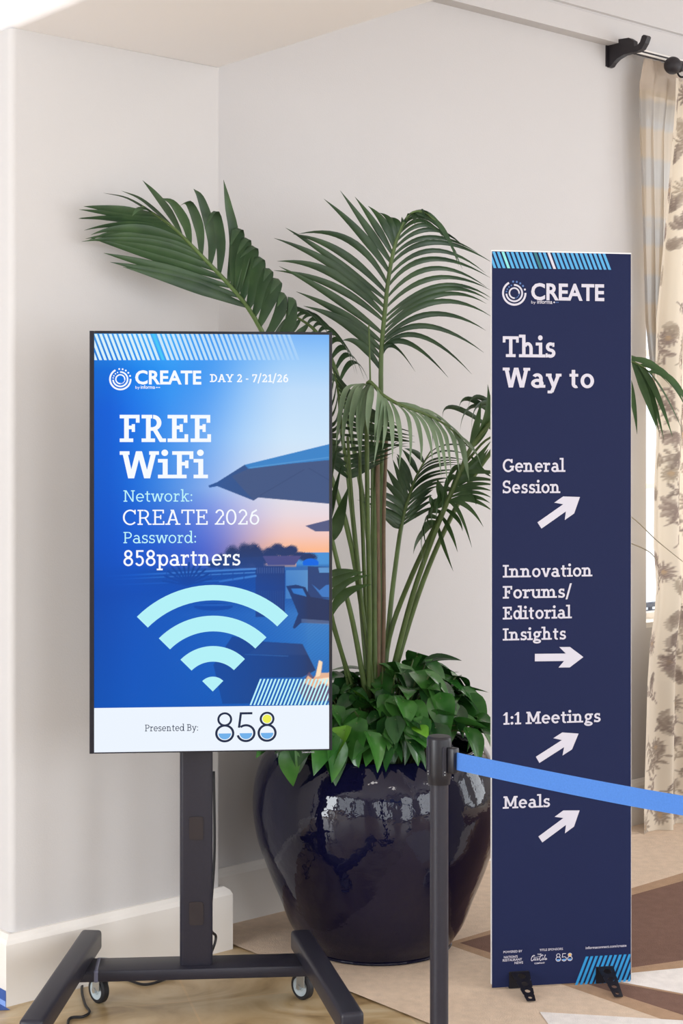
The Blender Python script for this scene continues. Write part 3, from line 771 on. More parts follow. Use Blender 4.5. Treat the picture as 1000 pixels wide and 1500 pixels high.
# stand
ST_YAW = math.radians(4.5); ST_O = Vector((-.437, 4.735, 0))
st = empty('television_stand', ST_O, 'black wheeled H-base stand holding up the television', 'stand', ST_YAW)
Ri = Matrix.Rotation(-ST_YAW, 4, 'Z')
sl_ = lambda p: Ri @ (Vector(p) - ST_O)
bm = bmesh.new(); box(bm, (0, 0, .865), (.098, .062, 1.45), .012, 3); column = obj('column', bm, M_blackm, st, True, 40)
bm = bmesh.new(); box(bm, (0, .006, .131), (.72, .125, .034), .006, 2); obj('crossbar', bm, M_blackm, st, True, 40)
for zc_ in (.56, .305):
    bm = bmesh.new(); pr = []
    for (cxx, czz, a0_) in ((.014, .028, 0), (-.014, .028, 90), (-.014, -.028, 180), (.014, -.028, 270)):
        for k in range(4): a = math.radians(a0_ + 30 * k); pr.append((.0 + cxx + .007 * math.cos(a), zc_ + czz + .007 * math.sin(a)))
    prism(bm, pr, -.0338, -.0300, lambda x, y, d: (x, d, y)); pl = obj('cover_plate', bm, mat('cover_plastic', (38, 32, 36), .3), column)
def foot(pa, pb, w, label=None):
    a, b = sl_(pa), sl_(pb); d = (b - a); ln_ = d.length
    yaw = math.atan2(d.y, d.x); bm = bmesh.new()
    M = Matrix.Translation(Vector(((a.x + b.x) / 2, (a.y + b.y) / 2, 0))) @ Matrix.Rotation(yaw, 4, 'Z')
    box(bm, (0, 0, .166), (ln_, w, .062), .011, 3, M)
    return obj('foot', bm, M_blackm, st, True, 40)
fl_r, fl_f = Vector((-.778, 4.905, 0)), Vector((-.815, 4.12, 0))
fr_r, fr_f = Vector((-.128, 4.905, 0)), Vector((.030, 4.178, 0))
foot(fl_r, fl_f, .064); foot(fr_r, fr_f, .064)
def caster(p, yaw):
    c = sl_(p); c.z = 0
    M = Matrix.Translation(c) @ Matrix.Rotation(yaw, 4, 'Z')
    R90 = Matrix.Rotation(math.radians(90), 4, 'Y')
    bm = bmesh.new()
    lathe(bm, [(.0, .0), (.024, 0), (.024, .004), (0, .004)], n=20, M=M @ Matrix.Translation((0, 0, .131)))
    box(bm, (-.017, .01, .088), (.003, .034, .09), .001, 1, M); box(bm, (.017, .01, .088), (.003, .034, .09), .001, 1, M); box(bm, (0, 0, .13), (.037, .04, .004), .001, 1, M)
    lathe(bm, [(0, -.021), (.009, -.021), (.009, -.017), (.009, .017), (.009, .021), (0, .021)], n=6, M=M @ Matrix.Translation((0, .018, .041)) @ R90)
    cs = obj('caster', bm, M_zinc, st)
    bm = bmesh.new()
    lathe(bm, [(.029, -.0125), (.0365, -.0125), (.041, -.008), (.041, .008), (.0365, .0125), (.029, .0125)], n=36, M=M @ Matrix.Translation((0, .018, .041)) @ R90)
    obj('tyre', bm, M_rubber, cs, True, 40)
    bm = bmesh.new()
    lathe(bm, [(0, -.011), (.012, -.012), (.014, -.009), (.026, -.009), (.030, -.0115), (.030, .0115), (.026, .009), (.014, .009), (.012, .012), (0, .011)], n=36, M=M @ Matrix.Translation((0, .018, .041)) @ R90)
    obj('wheel_hub', bm, M_greyp, cs, True, 40)
caster(Vector((-.730, 4.80, 0)), math.radians(40)); caster(Vector((-.107, 4.83, 0)), math.radians(42))
caster(Vector((-.806, 4.2, 0)), math.radians(10)); caster(Vector((.012, 4.26, 0)), math.radians(10))
bm = bmesh.new(); box(bm, (0, -.048, 1.30), (.12, .035, .42), .004, 1); box(bm, (0, -.062, 1.30), (.36, .012, .30), .003, 1); obj('mount_bracket', bm, M_blackm, st)
# strip of clear tape round the crossbar
bm = bmesh.new(); box(bm, (-.295, .006, .131), (.016, .128, .0365), .006, 2); obj('tape_wrap', bm, mat('grey_tape', (92, 94, 116), .3), st)
# floor cable
bm = bmesh.new()
cpts = [P3(313, 1130, 4.86), P3(314, 1250, 4.86), P3(308, 1352, 4.86), P3(316, 1372, 4.90), P3(310, 1394, 4.9), onfloor(300, 1414, .02), onfloor(246, 1433, .006), onfloor(212, 1442, .005), onfloor(180, 1434, .005), onfloor(130, 1432, .005), onfloor(120, 1446, .005), onfloor(124, 1470, .005), onfloor(131, 1482, .005), onfloor(122, 1489, .005), onfloor(100, 1495, .005), onfloor(110, 1540, .005), onfloor(160, 1600, .005)]
tube(bm, catmull(cpts, 120), .0042, 8)
tag(obj('power_cable', bm, M_cable, smooth=True), 'thin black power cable on the floor behind the television stand', 'cable')

# ------------------------------------------------------------------ painter's tape at the pier's foot
bm = bmesh.new()
uL = U_P0 - th - .0012
def tapeface(v0, v1, z0, z1, m_, tilt=0.0):
    f = bm.faces.new([bm.verts.new(UV(uL, v0, z0)), bm.verts.new(UV(uL, v1, z0 + tilt)), bm.verts.new(UV(uL, v1, z1 + tilt)), bm.verts.new(UV(uL, v0, z1))]); f.material_index = m_
tapeface(V_PIER - th, V_BACK - .01, .012, .05, 0)
uL -= .0008; tapeface(V_PIER - th, V_BACK - .01, .0, .018, 1)
zz = .0012
q = [UV(U_P0 - th - .002, V_PIER - th - .03, zz), UV(U_P0 - th - .002, V_BACK - .01, zz), UV(U_P0 - th - .07, V_BACK - .01, zz), UV(U_P0 - th - .07, V_PIER - th + .01, zz)]
bm.faces.new([bm.verts.new(p) for p in q]).material_index = 0
tag(obj('painter_tape', bm, [M_tape, M_tape2]), 'blue painter tape along the foot of the white pier', 'tape')

# ------------------------------------------------------------------ signboard
SG_L = Vector(((719.6 - 500) / F * 4.906, 4.906)); SG_R = Vector(((924.3 - 500) / F * 4.982, 4.982))
SG_O = (SG_L + SG_R) / 2; SG_YAW = math.atan2(SG_R.y - SG_L.y, SG_R.x - SG_L.x); SGW = (SG_R - SG_L).length
sg = empty('signboard', (SG_O.x, SG_O.y, 0.0085), 'tall narrow navy directional signboard reading This Way to', 'sign', SG_YAW)
SB = Board(SG_O, SG_YAW, 0.0, sg)
SGH = SB.at(719, 367.5)[1]
bm = bmesh.new(); box(bm, (0, .006, SGH / 2 + .009), (SGW, .0118, SGH - .012)); obj('panel', bm, M_foam, sg)
bm = bmesh.new()
hx = SGW / 2 - .0012
f = bm.faces.new([bm.verts.new(p) for p in ((-hx, -.0004, .004), (hx, -.0004, .004), (hx, -.0004, SGH - .001), (-hx, -.0004, SGH - .001))]); obj('printed_face', bm, M_navy, sg)
def sline(txt, x0_, x1_, yb, yt, w=.118, t=.094): SB.put('lettering', [(SB.fit(slab(txt, w, t), x0_, x1_, yb, yt, .70), M_print)], .0010)
sline('This', 736, 813, 523, 492.5, .126, .10); sline('Way to', 736, 869.5, 567.5, 538.5, .126, .10)
sline('General', 736, 827.5, 691.4, 672.5); sline('Session', 736, 820, 722.6, 704)
sline('Innovation', 736, 867, 846, 827.6); sline('Forums/', 736, 837, 876.8, 858.5); sline('Editorial', 736, 837, 907.4, 889); sline('Insights', 736, 828.4, 938.3, 920.6)
sline('1:1 Meetings', 736, 879, 1061.6, 1043.6); sline('Meals', 736, 805, 1184.6, 1166.6)
ARW = [(0, -17.5), (142, -17.5), (115, -48), (170, -48), (236, 0), (170, 48), (118, 48), (150, 17.5), (0, 17.5)]
for (tail, tip) in (((789.7, 769.7), (849, 728)), ((783, 963.2), (854, 962.4)), ((787, 1113), (847, 1074.5)), ((791, 1229.6), (848.5, 1187))):
    a, b = Vector(SB.at(*tail)), Vector(SB.at(*tip)); d = (b - a) / 236; n = Vector((-d.y, d.x))
    SB.put('arrow', [([[tuple(a + d * x + n * y) for x, y in ARW]], M_print)], .0010)
cx, cz = SB.at(752.8, 429.4); rr = SB.at(770.6, 429.4)[0] - cx
rl, dd = ring_logo(cx, cz, rr, False)
SB.put('event_logo', [(rl, M_print), (dd[5:], M_dimdot), (dd[:4], M_dimdot), (dd[4:5], M_print), (SB.fit(sans('CREATE', .028), 777.4, 884.5, 438.6, 414, .73), M_print), (SB.fit(sans('by', 0), 777.6, 784.2, 444.6, 440.2, .73), M_print), (SB.fit(sans('informa', .012), 786, 808.4, 444.8, 438.6, .73), M_print), (disc(*SB.at(811, 443), rr * .07, n=8), M_print), (disc(*SB.at(814, 443), rr * .05, n=8) + disc(*SB.at(816.5, 443), rr * .05, n=8), M_dimdot)], .0010)
ls = []
for i in range(-1, 25):
    x = 720.6 + i * 6.72; xb = x + 8.8; w_ = 4.0
    yt_ = lambda q: 368.6 + (q - 719) * .0185; yb_ = lambda q: 392.6 + (q - 719) * .0150
    pts = [(x, yt_(x)), (x + w_, yt_(x)), (xb + w_, yb_(xb)), (xb, yb_(xb))]
    if x < 720:
        pts = [(720.2, yt_(720) + 16), (720.2, yt_(720) + 6), (xb + w_, yb_(xb)), (xb, yb_(xb))]
    m_ = M_printmint if i == 2 else M_printteal if i == 9 else M_print if i == 12 else M_printlb
    ls.append(([SB.poly(pts)], m_))
SB.put('stripes', ls, .0009)
ls = []
for i in range(14):
    x = 840.4 + i * 6.95; dx = 17.3; w_ = 3.9; lim = 922.9
    yb_ = lambda q: 1446.0 - (q - 840) * .052; yt_ = lambda q: 1401 - (q - 857) * .055
    if x > lim - 1: continue
    pts = [(x, yb_(x)), (min(x + w_, lim), yb_(x)), (x + dx + w_, yt_(x + dx)), (x + dx, yt_(x + dx))]
    if x + dx + w_ > lim:
        fr = lambda q: yb_(q) + (lim - q) / dx * (yt_(q + dx) - yb_(q))
        q = [(x, yb_(x)), (min(x + w_, lim), yb_(x))]
        if x + w_ < lim: q.append((lim, fr(x + w_)))
        if x + dx < lim: q += [(lim, yt_(lim)), (x + dx, yt_(x + dx))]
        else: q.append((lim, fr(x)))
        pts = q
    ls.append(SB.poly(pts))
SB.put('stripes', [(ls, mat('bright_blue_print', (42, 136, 192), .6, spec=.25))], .0009)
def small(txt, x0_, x1_, yb, h, bold=.014): return (SB.fit(sans(txt, bold), x0_, x1_, yb, yb - h, .73), M_print)
SB.put('lettering', [small('POWERED BY', 736.8, 764.5, 1396, 3.3, .01)], .001)
SB.put('lettering', [small('TITLE SPONSORS', 789.7, 824, 1393, 3.3, .01)], .001)
SB.put('lettering', [small('informaconnect.com/create', 857, 917, 1389.8, 4.0, .012)], .001)
SB.put('sponsor_logo', [small("NATION'S", 737.6, 757.8, 1403.8, 3.6), small('RESTAURANT', 735.8, 764, 1408.2, 3.6), small('NEWS', 753, 765.4, 1411.8, 3.6)], .001)
# cursive soda mark: strokes drawn on a unit box
def cursive():
    S = []
    def st_(pts, w): S.extend(ribbon([tuple(p)[:2] for p in catmull([Vector((x, y, 0)) for x, y in pts], 16)], w))
    st_([(2.6, 2.5), (1.9, 2.9), (.8, 2.2), (.2, .9), (.7, .2), (1.7, .8)], .34)
    st_([(2.0, .5), (1.9, 1.2), (2.4, 1.4), (2.6, .8), (2.2, .4), (2.0, .7)], .26)
    st_([(3.6, 1.2), (3.0, 1.2), (2.9, .5), (3.5, .5)], .26)
    st_([(4.6, 1.2), (4.0, 1.2), (3.9, .5), (4.5, .7), (4.7, 1.3), (4.5, .5), (5.0, .6)], .26)
    st_([(5.0, 1.0), (5.6, 1.1)], .26)
    st_([(8.0, 2.5), (7.3, 2.9), (6.2, 2.2), (5.7, .9), (6.1, .2), (7.2, .8)], .34)
    st_([(.6, 2.5), (2.6, 1.9), (5.2, 2.1), (7.6, 2.4)], .16)
    st_([(7.4, .5), (7.3, 1.2), (7.8, 1.4), (8.0, .8), (7.6, .4), (7.4, .7)], .26)
    st_([(8.3, .5), (8.8, 1.6), (9.5, 2.8), (9.1, 2.6), (8.6, 1.0), (8.8, .5)], .24)
    st_([(9.9, 1.2), (9.3, 1.2), (9.2, .5), (9.8, .7), (10.0, 1.3), (9.8, .5), (10.5, .9)], .26)
    return S
SB.put('sponsor_logo', [(SB.fit(cursive(), 777.2, 801, 1408.2, 1399.4, 2.9), M_print), small('THE', 786.6, 792.4, 1399.0, 2.4, .02), small('COMPANY', 782, 797.4, 1412.0, 2.3, .02)], .001)
a0, z0 = SB.at(813.4, 1408.6); a1, z1 = SB.at(838, 1395.4)
ln, fl, sn = eights(a0, z0, a1 - a0, z1 - z0)
SB.put('sponsor_logo', [(ln, M_print), (fl, M_printblue), (sn, M_printgold)], .0010)
# metal feet: plate against the face, perforated tongue reaching the floor in front
def signfoot(pxa, pxb, ytop, toe):
    aA, zA = SB.at(pxa, ytop); aB, _ = SB.at(pxb, ytop)
    bm = bmesh.new(); box(bm, ((aA + aB) / 2, -.0025, .026), (aB - aA, .003, .052), .0008, 1)
    box(bm, ((aA + aB) / 2, .0045, .0012), (aB - aA, .017, .0024), .0005, 1); box(bm, ((aA + aB) / 2, .0145, .026), (aB - aA, .003, .052), .0008, 1)
    ob = obj('foot', bm, M_darkp, sg)
    tp = onfloor(*toe); T_ = Matrix.Rotation(-SG_YAW, 4, 'Z') @ (tp - Vector((SG_O.x, SG_O.y, 0)))
    top = Vector(((aA * .45 + aB * .55), -.004, .048)); bot = Vector((T_.x, T_.y, .0025))
    ax = (bot - top); ln_ = ax.length; ax.normalize(); sd = Vector((1, 0, 0)); sd = (sd - ax * sd.dot(ax)).normalized(); nn = ax.cross(sd).normalized()
    # outline built row by row round three holes
    bm = bmesh.new(); wt, wb = (aB - aA) * .46, .0135
    hw = lambda s: wt * (1 - s) + wb * s
    for dsgn in (0, 1):
        pass
    def ringhole(s0, s1, r):
        c = (s0 + s1) / 2; n = 24; outer, inner = [], []
        for k in range(n):
            a = 2 * math.pi * k / n; ca, sa = math.cos(a), math.sin(a)
            inner.append((ca * r, c * ln_ + sa * r))
            h2 = (s1 - s0) / 2 * ln_
            m_ = min((h2 / abs(sa)) if abs(sa) > 1e-6 else 9, 9)
            # intersection with the tapered side
            w_here = hw(c); kk = (wb - wt) / ln_
            den = abs(ca) - kk * sa
            m2 = w_here / den if den > 1e-6 else 9
            q = min(m_, m2); outer.append((ca * q, c * ln_ + sa * q))
        for k in range(n):
            k2 = (k + 1) % n
            for off in (0, 1):
                pts = [outer[k], outer[k2], inner[k2], inner[k]]
                f = bm.faces.new([bm.verts.new(top + sd * x + ax * y + nn * (.0028 * off)) for x, y in pts])
            for pr in (outer, inner):
                f = bm.faces.new([bm.verts.new(top + sd * pr[i][0] + ax * pr[i][1] + nn * (.0028 * off)) for i, off in ((k, 0), (k2, 0), (k2, 1), (k, 1))])
    ringhole(0, .30, .0125); ringhole(.30, .55, .0105); ringhole(.55, .78, .0085); ringhole(.78, 1.0, .0062)
    bmesh.ops.remove_doubles(bm, verts=bm.verts, dist=1e-5); bmesh.ops.recalc_face_normals(bm, faces=bm.faces)
    obj('tongue', bm, M_darkp, ob)
signfoot(745, 774, 1429, (778, 1472)); signfoot(872, 897, 1423, (906, 1466))

# ------------------------------------------------------------------ glazed planter
PC = Vector(((551.5 - 500) / F * 5.38, 5.38, 0))
pot = empty('planter', PC + Vector((0, 0, .0085)), 'large round glossy navy ceramic planter behind the stanchion', 'planter')
def glaze():
    m = bpy.data.materials.new('navy_glaze'); m.use_nodes = True; nt = m.node_tree; p = nt.nodes['Principled BSDF']
    p.inputs['Base Color'].default_value = L(11, 11, 36); p.inputs['Roughness'].default_value = .03
    p.inputs['Specular IOR Level'].default_value = .42; p.inputs['Coat Weight'].default_value = .0; p.inputs['Coat Roughness'].default_value = .02
    tc = nt.nodes.new('ShaderNodeTexCoord')
    n = nt.nodes.new('ShaderNodeTexNoise'); n.inputs['Scale'].default_value = 26; n.inputs['Detail'].default_value = 3
    n2 = nt.nodes.new('ShaderNodeTexNoise'); n2.inputs['Scale'].default_value = 7; n2.inputs['Detail'].default_value = 1
    nt.links.new(tc.outputs['Object'], n.inputs['Vector']); nt.links.new(tc.outputs['Object'], n2.inputs['Vector'])
    b1 = nt.nodes.new('ShaderNodeBump'); b1.inputs['Strength'].default_value = .32; b1.inputs['Distance'].default_value = .004
    b2 = nt.nodes.new('ShaderNodeBump'); b2.inputs['Strength'].default_value = .5; b2.inputs['Distance'].default_value = .012
    nt.links.new(n.outputs['Fac'], b1.inputs['Height']); nt.links.new(n2.outputs['Fac'], b2.inputs['Height']); nt.links.new(b2.outputs[0], b1.inputs['Normal'])
    nt.links.new(b1.outputs[0], p.inputs['Normal']); nt.links.new(b1.outputs[0], p.inputs['Coat Normal'])
    return m
prof = [(0, 0), (.235, 0), (.252, .006), (.268, .03), (.30, .08), (.330, .157), (.359, .225), (.386, .297), (.408, .36), (.421, .43), (.424, .49), (.417, .555), (.400, .612), (.378, .655), (.362, .675), (.350, .678), (.340, .670), (.335, .64), (.34, .58)]
pp = catmull([Vector((r_, z_, 0)) for r_, z_ in prof], 72)
bm = bmesh.new(); lathe(bm, [(max(0, p.x), max(0, p.y)) if i else (0, 0) for i, p in enumerate(pp)], n=96); obj('vessel', bm, glaze(), pot, True, 60)
bm = bmesh.new(); pr = [(0, .655)] + [(.335 * k / 8, .655 - .03 * (k / 8) ** 2) for k in range(1, 9)] + [(.335, .58), (0, .58)]; lathe(bm, pr, n=40); obj('soil', bm, M_soil, pot)

# ------------------------------------------------------------------ kentia palm
def leafmat(name, c1, c2, rough=.42):
    m = bpy.data.materials.new(name); m.use_nodes = True; nt = m.node_tree; p = nt.nodes['Principled BSDF']
    tc = nt.nodes.new('ShaderNodeTexCoord'); n = nt.nodes.new('ShaderNodeTexNoise'); n.inputs['Scale'].default_value = 9; n.inputs['Detail'].default_value = 4
    nt.links.new(tc.outputs['Object'], n.inputs['Vector'])
    r = nt.nodes.new('ShaderNodeValToRGB'); r.color_ramp.elements[0].position = .35; r.color_ramp.elements[1].position = .65
    r.color_ramp.elements[0].color = L(*c1); r.color_ramp.elements[1].color = L(*c2)
    nt.links.new(n.outputs['Fac'], r.inputs[0]); nt.links.new(r.outputs[0], p.inputs['Base Color'])
    p.inputs['Roughness'].default_value = rough; p.inputs['Specular IOR Level'].default_value = .4
    return m
M_leafd = leafmat('palm_leaf_dark', (40, 62, 40), (58, 82, 50))
M_leafm = leafmat('palm_leaf_mid', (52, 80, 42), (72, 100, 58))
M_leafl = leafmat('palm_leaf_light', (98, 120, 90), (122, 142, 112))
M_leafy = leafmat('palm_leaf_fresh', (62, 100, 34), (88, 126, 50))

palm = empty('palm', PC + Vector((0, 0, .63)), 'tall slender palm with arching fronds standing in the navy planter', 'plant')
OFF = palm.location.copy()
def leaflet(bm, pts, wdir, w, fold=.18, n=14, peak=.38):
    if len(pts) == 3:
        b, m, t = pts; ctrl = m * 2 - (b + t) / 2
        path = [b * (1 - i / n) ** 2 + ctrl * 2 * (i / n) * (1 - i / n) + t * (i / n) ** 2 for i in range(n + 1)]
    else: path = catmull(pts, n)
    rows = []; wl = wdir
    for i in range(n + 1):
        s = i / n; p = path[i]; tg = (path[min(i + 1, n)] - path[max(i - 1, 0)])
        wd_ = wl - tg * (wl.dot(tg) / max(tg.length_squared, 1e-9))
        wd_ = wd_.normalized() if wd_.length > 1e-5 else frame_of(tg)[0]
        wl = wl * .55 + wd_ * .45
        nm = tg.cross(wd_); nm = nm.normalized() if nm.length > 1e-9 else Vector((0, -1, 0))
        pr = (min(1, s / peak) ** .7 * .72 + .28) * (1 - max(0, (s - peak) / (1 - peak)) ** 1.6)
        ww = w / 2 * max(pr, .02)
        rows.append([bm.verts.new(p + wd_ * ww + nm * ww * fold - OFF), bm.verts.new(p - nm * ww * fold - OFF), bm.verts.new(p - wd_ * ww + nm * ww * fold - OFF)])
    for i in range(n):
        for k in (0, 1): bm.faces.new([rows[i][k], rows[i][k + 1], rows[i + 1][k + 1], rows[i + 1][k]])
def frond(stalk, rach, sides, m, rs=(.0095, .007, .002), ms=None, seed=0):
    """stalk and rachis: (px, py, depth) points. sides: (count, width, keys); key = (t, mid(px,py,depth), tip(px,py,depth))"""
    R_ = random.Random(seed)
    S = [P3(*p) for p in stalk]; Rr = [P3(*p) for p in rach]
    full = catmull(S + Rr[1:] if (S and (S[-1] - Rr[0]).length < .02) else S + Rr, 48) if S else catmull(Rr, 30)
    bm = bmesh.new(); n = len(full)
    tube(bm, [p - OFF for p in full], [rs[0] + (rs[1] - rs[0]) * min(1, i / n * 1.6) if i < n * .62 else rs[1] + (rs[2] - rs[1]) * (i / n - .62) / .38 for i in range(n)], 8)
    fr = obj('frond', bm, ms or M_stalk, palm, True)
    N = 80; rc = catmull(Rr, N); rp = [(500 + p.x / p.y * F, HZ - (p.z - CAMH) / p.y * F) for p in rc]
    def tof(q): return min(range(N + 1), key=lambda j: (rp[j][0] - q[0]) ** 2 + (rp[j][1] - q[1]) ** 2) / N
    for (cnt, w, keys) in sides:
        bm = bmesh.new(); keys = sorted([((k[0] if isinstance(k[0], float) else tof(k[0])),) + tuple(k[1:]) for k in keys], key=lambda k: k[0])
        for i in range(cnt):
            x_ = i / max(1, cnt - 1) * (len(keys) - 1); k = min(int(x_), len(keys) - 2); f = x_ - k
            a, b = keys[k], keys[k + 1]; t = a[0] * (1 - f) + b[0] * f
            pts = [P3(*[a[q][j] * (1 - f) + b[q][j] * f for j in range(3)]) for q in range(1, len(a))]
            jit = (pts[-1] - pts[0]).length * .06
            for q in range(len(pts)): pts[q] += Vector((R_.uniform(-1, 1), R_.uniform(-1, 1), R_.uniform(-1, 1))) * jit * (1 if q == len(pts) - 1 else .3)
            x = t * N; j = min(int(x), N - 1); base = rc[j].lerp(rc[j + 1], x - j); tang = (rc[min(j + 2, N)] - rc[max(j - 1, 0)]).normalized()
            leaflet(bm, [base] + pts, tang, w * R_.uniform(.88, 1.1) * (1 - .2 * t))
        obj('leaflets', bm, m, fr, True)
    return fr
c1 = lambda x, y, Z=0: (100 + x / 2.5, 250 + y / 2.5, Z)
c2 = lambda x, y, Z=0: (400 + x / 3.0303, 260 + y / 3.0303, Z)
c3 = lambda x, y, Z=0: (470 + x / 3.846, 530 + y / 3.846, Z)
c4 = lambda x, y, Z: (470 + x / 3.846, 800 + y / 3.846, Z)
c6 = lambda x, y, Z: (480 + x / 4, 440 + y / 4, Z)
PB = (545, 1060, 5.36)
# big arching frond over the television
def K(c, *rows):
    """rows: (base xy, then points x, y, depth) in crop coordinates"""
    return [(c(*r[0], 0)[:2],) + tuple(c(*q) for q in r[1:]) for r in rows]
frond([PB, (535, 930, 5.30), (505, 760, 5.26), (445, 600, 5.20), c1(760, 690, 5.15)],
      [c1(760, 690, 5.15), c1(705, 582, 5.13), c1(660, 505, 5.10), c1(600, 430, 5.07), c1(520, 345, 5.03), c1(440, 262, 4.99), c1(380, 205, 4.95), c1(310, 155, 4.92), c1(270, 130, 4.90)],
      [(8, .050, K(c1, ((745, 660), (815, 560, 5.05), (822, 466, 4.98), (803, 525, 4.93)), ((720, 610), (768, 510, 5.05), (785, 447, 4.98), (764, 500, 4.93)), ((690, 560), (735, 450, 5.05), (762, 378, 4.98), (740, 430, 4.93)),
        ((672, 520), (700, 420, 5.04), (715, 342, 4.98), (685, 390, 4.93)), ((650, 480), (668, 380, 5.04), (683, 288, 4.98), (643, 330, 4.93)), ((628, 445), (640, 350, 5.03), (655, 253, 4.98), (622, 310, 4.92)),
        ((615, 425), (615, 320, 5.03), (618, 212, 4.98), (595, 275, 4.92)))),
       (10, .036, K(c1, ((615, 425), (615, 320, 5.03), (618, 212, 4.98), (595, 275, 4.92)), ((598, 400), (602, 250, 5.03), (583, 130, 5.0), (560, 35, 4.98)), ((565, 372), (560, 270, 5.01), (538, 150, 4.96), (501, 215, 4.91)),
        ((530, 333), (525, 240, 5.0), (490, 110, 4.97), (450, 72, 4.95)), ((495, 298), (480, 210, 4.98), (445, 118, 4.95), (405, 122, 4.91)), ((457, 265), (430, 190, 4.96), (385, 120, 4.93), (340, 98, 4.92)),
        ((415, 235), (375, 160, 4.95), (320, 90, 4.93), (272, 38, 4.93)), ((385, 210), (330, 155, 4.93), (260, 105, 4.91), (190, 68, 4.90)), ((340, 172), (285, 140, 4.92), (210, 100, 4.90), (130, 72, 4.89)), ((310, 155), (278, 136, 4.90), (252, 142, 4.88), (232, 165, 4.87)))),
       (14, .036, K(c1, ((650, 500), (430, 420, 5.0), (185, 342, 4.93)), ((610, 440), (340, 365, 4.99), (140, 318, 4.93)), ((570, 385), (310, 300, 4.98), (80, 250, 4.91)), ((520, 335), (300, 264, 4.96), (55, 247, 4.90)),
        ((475, 290), (270, 232, 4.95), (60, 244, 4.89)), ((440, 260), (250, 208, 4.93), (75, 241, 4.89)), ((400, 228), (230, 190, 4.93), (42, 184, 4.89)), ((360, 192), (210, 168, 4.92), (44, 160, 4.88)), ((325, 165), (180, 146, 4.90), (50, 127, 4.88))))], M_leafd, seed=1)
# central upright frond
frond([(556, 1040, 5.40), (560, 900, 5.42), (559, 700, 5.42), c2(478, 870, 5.42)],
      [c2(478, 870, 5.42), c2(484, 720, 5.42), c2(497, 580, 5.43), c2(510, 460, 5.44), c2(530, 345, 5.45), c2(556, 255, 5.45), c2(600, 170, 5.43), c2(655, 150, 5.40), c2(720, 190, 5.36)],
      [(22, .021, K(c2, ((482, 800), (530, 742, 5.40), (640, 868, 5.34)), ((484, 770), (640, 728, 5.36), (856, 898, 5.24)), ((488, 740), (690, 645, 5.36), (955, 757, 5.22)), ((490, 705), (720, 560, 5.38), (962, 635, 5.24)), ((495, 660), (730, 515, 5.40), (958, 540, 5.26)),
        ((498, 620), (735, 480, 5.41), (955, 535, 5.28)), ((504, 550), (700, 415, 5.42), (945, 500, 5.3)), ((510, 475), (700, 355, 5.43), (960, 450, 5.3)), ((522, 395), (710, 290, 5.43), (958, 368, 5.3)), ((536, 340), (690, 245, 5.43), (890, 330, 5.32)),
        ((550, 285), (680, 205, 5.42), (800, 300, 5.32)), ((575, 230), (660, 180, 5.42), (780, 290, 5.32)), ((600, 190), (700, 170, 5.38), (865, 405, 5.3)), ((680, 165), (760, 240, 5.34), (830, 385, 5.3)))),
       (20, .031, K(c2, ((470, 860), (395, 745, 5.38), (300, 730, 5.32)), ((474, 800), (320, 640, 5.38), (115, 545, 5.28)), ((478, 750), (330, 640, 5.40), (170, 570, 5.3)), ((482, 700), (270, 535, 5.40), (10, 402, 5.26)), ((488, 640), (260, 470, 5.42), (5, 400, 5.28)),
        ((492, 600), (260, 410, 5.42), (0, 350, 5.28)), ((496, 555), (262, 370, 5.42), (35, 222, 5.30)), ((502, 515), (300, 345, 5.43), (100, 240, 5.3)), ((508, 468), (345, 275, 5.44), (115, 240, 5.32)), ((515, 405), (405, 245, 5.45), (268, 38, 5.40)),
        ((525, 360), (440, 215, 5.46), (332, 65, 5.42)), ((536, 320), (490, 205, 5.46), (415, 125, 5.42)), ((548, 285), (530, 200, 5.45), (485, 158, 5.42)), ((560, 250), (562, 205, 5.44), (545, 185, 5.42)), ((590, 200), (605, 165, 5.42), (618, 212, 5.38)), ((655, 150), (668, 160, 5.38), (680, 205, 5.34))))], M_leafd, seed=2)
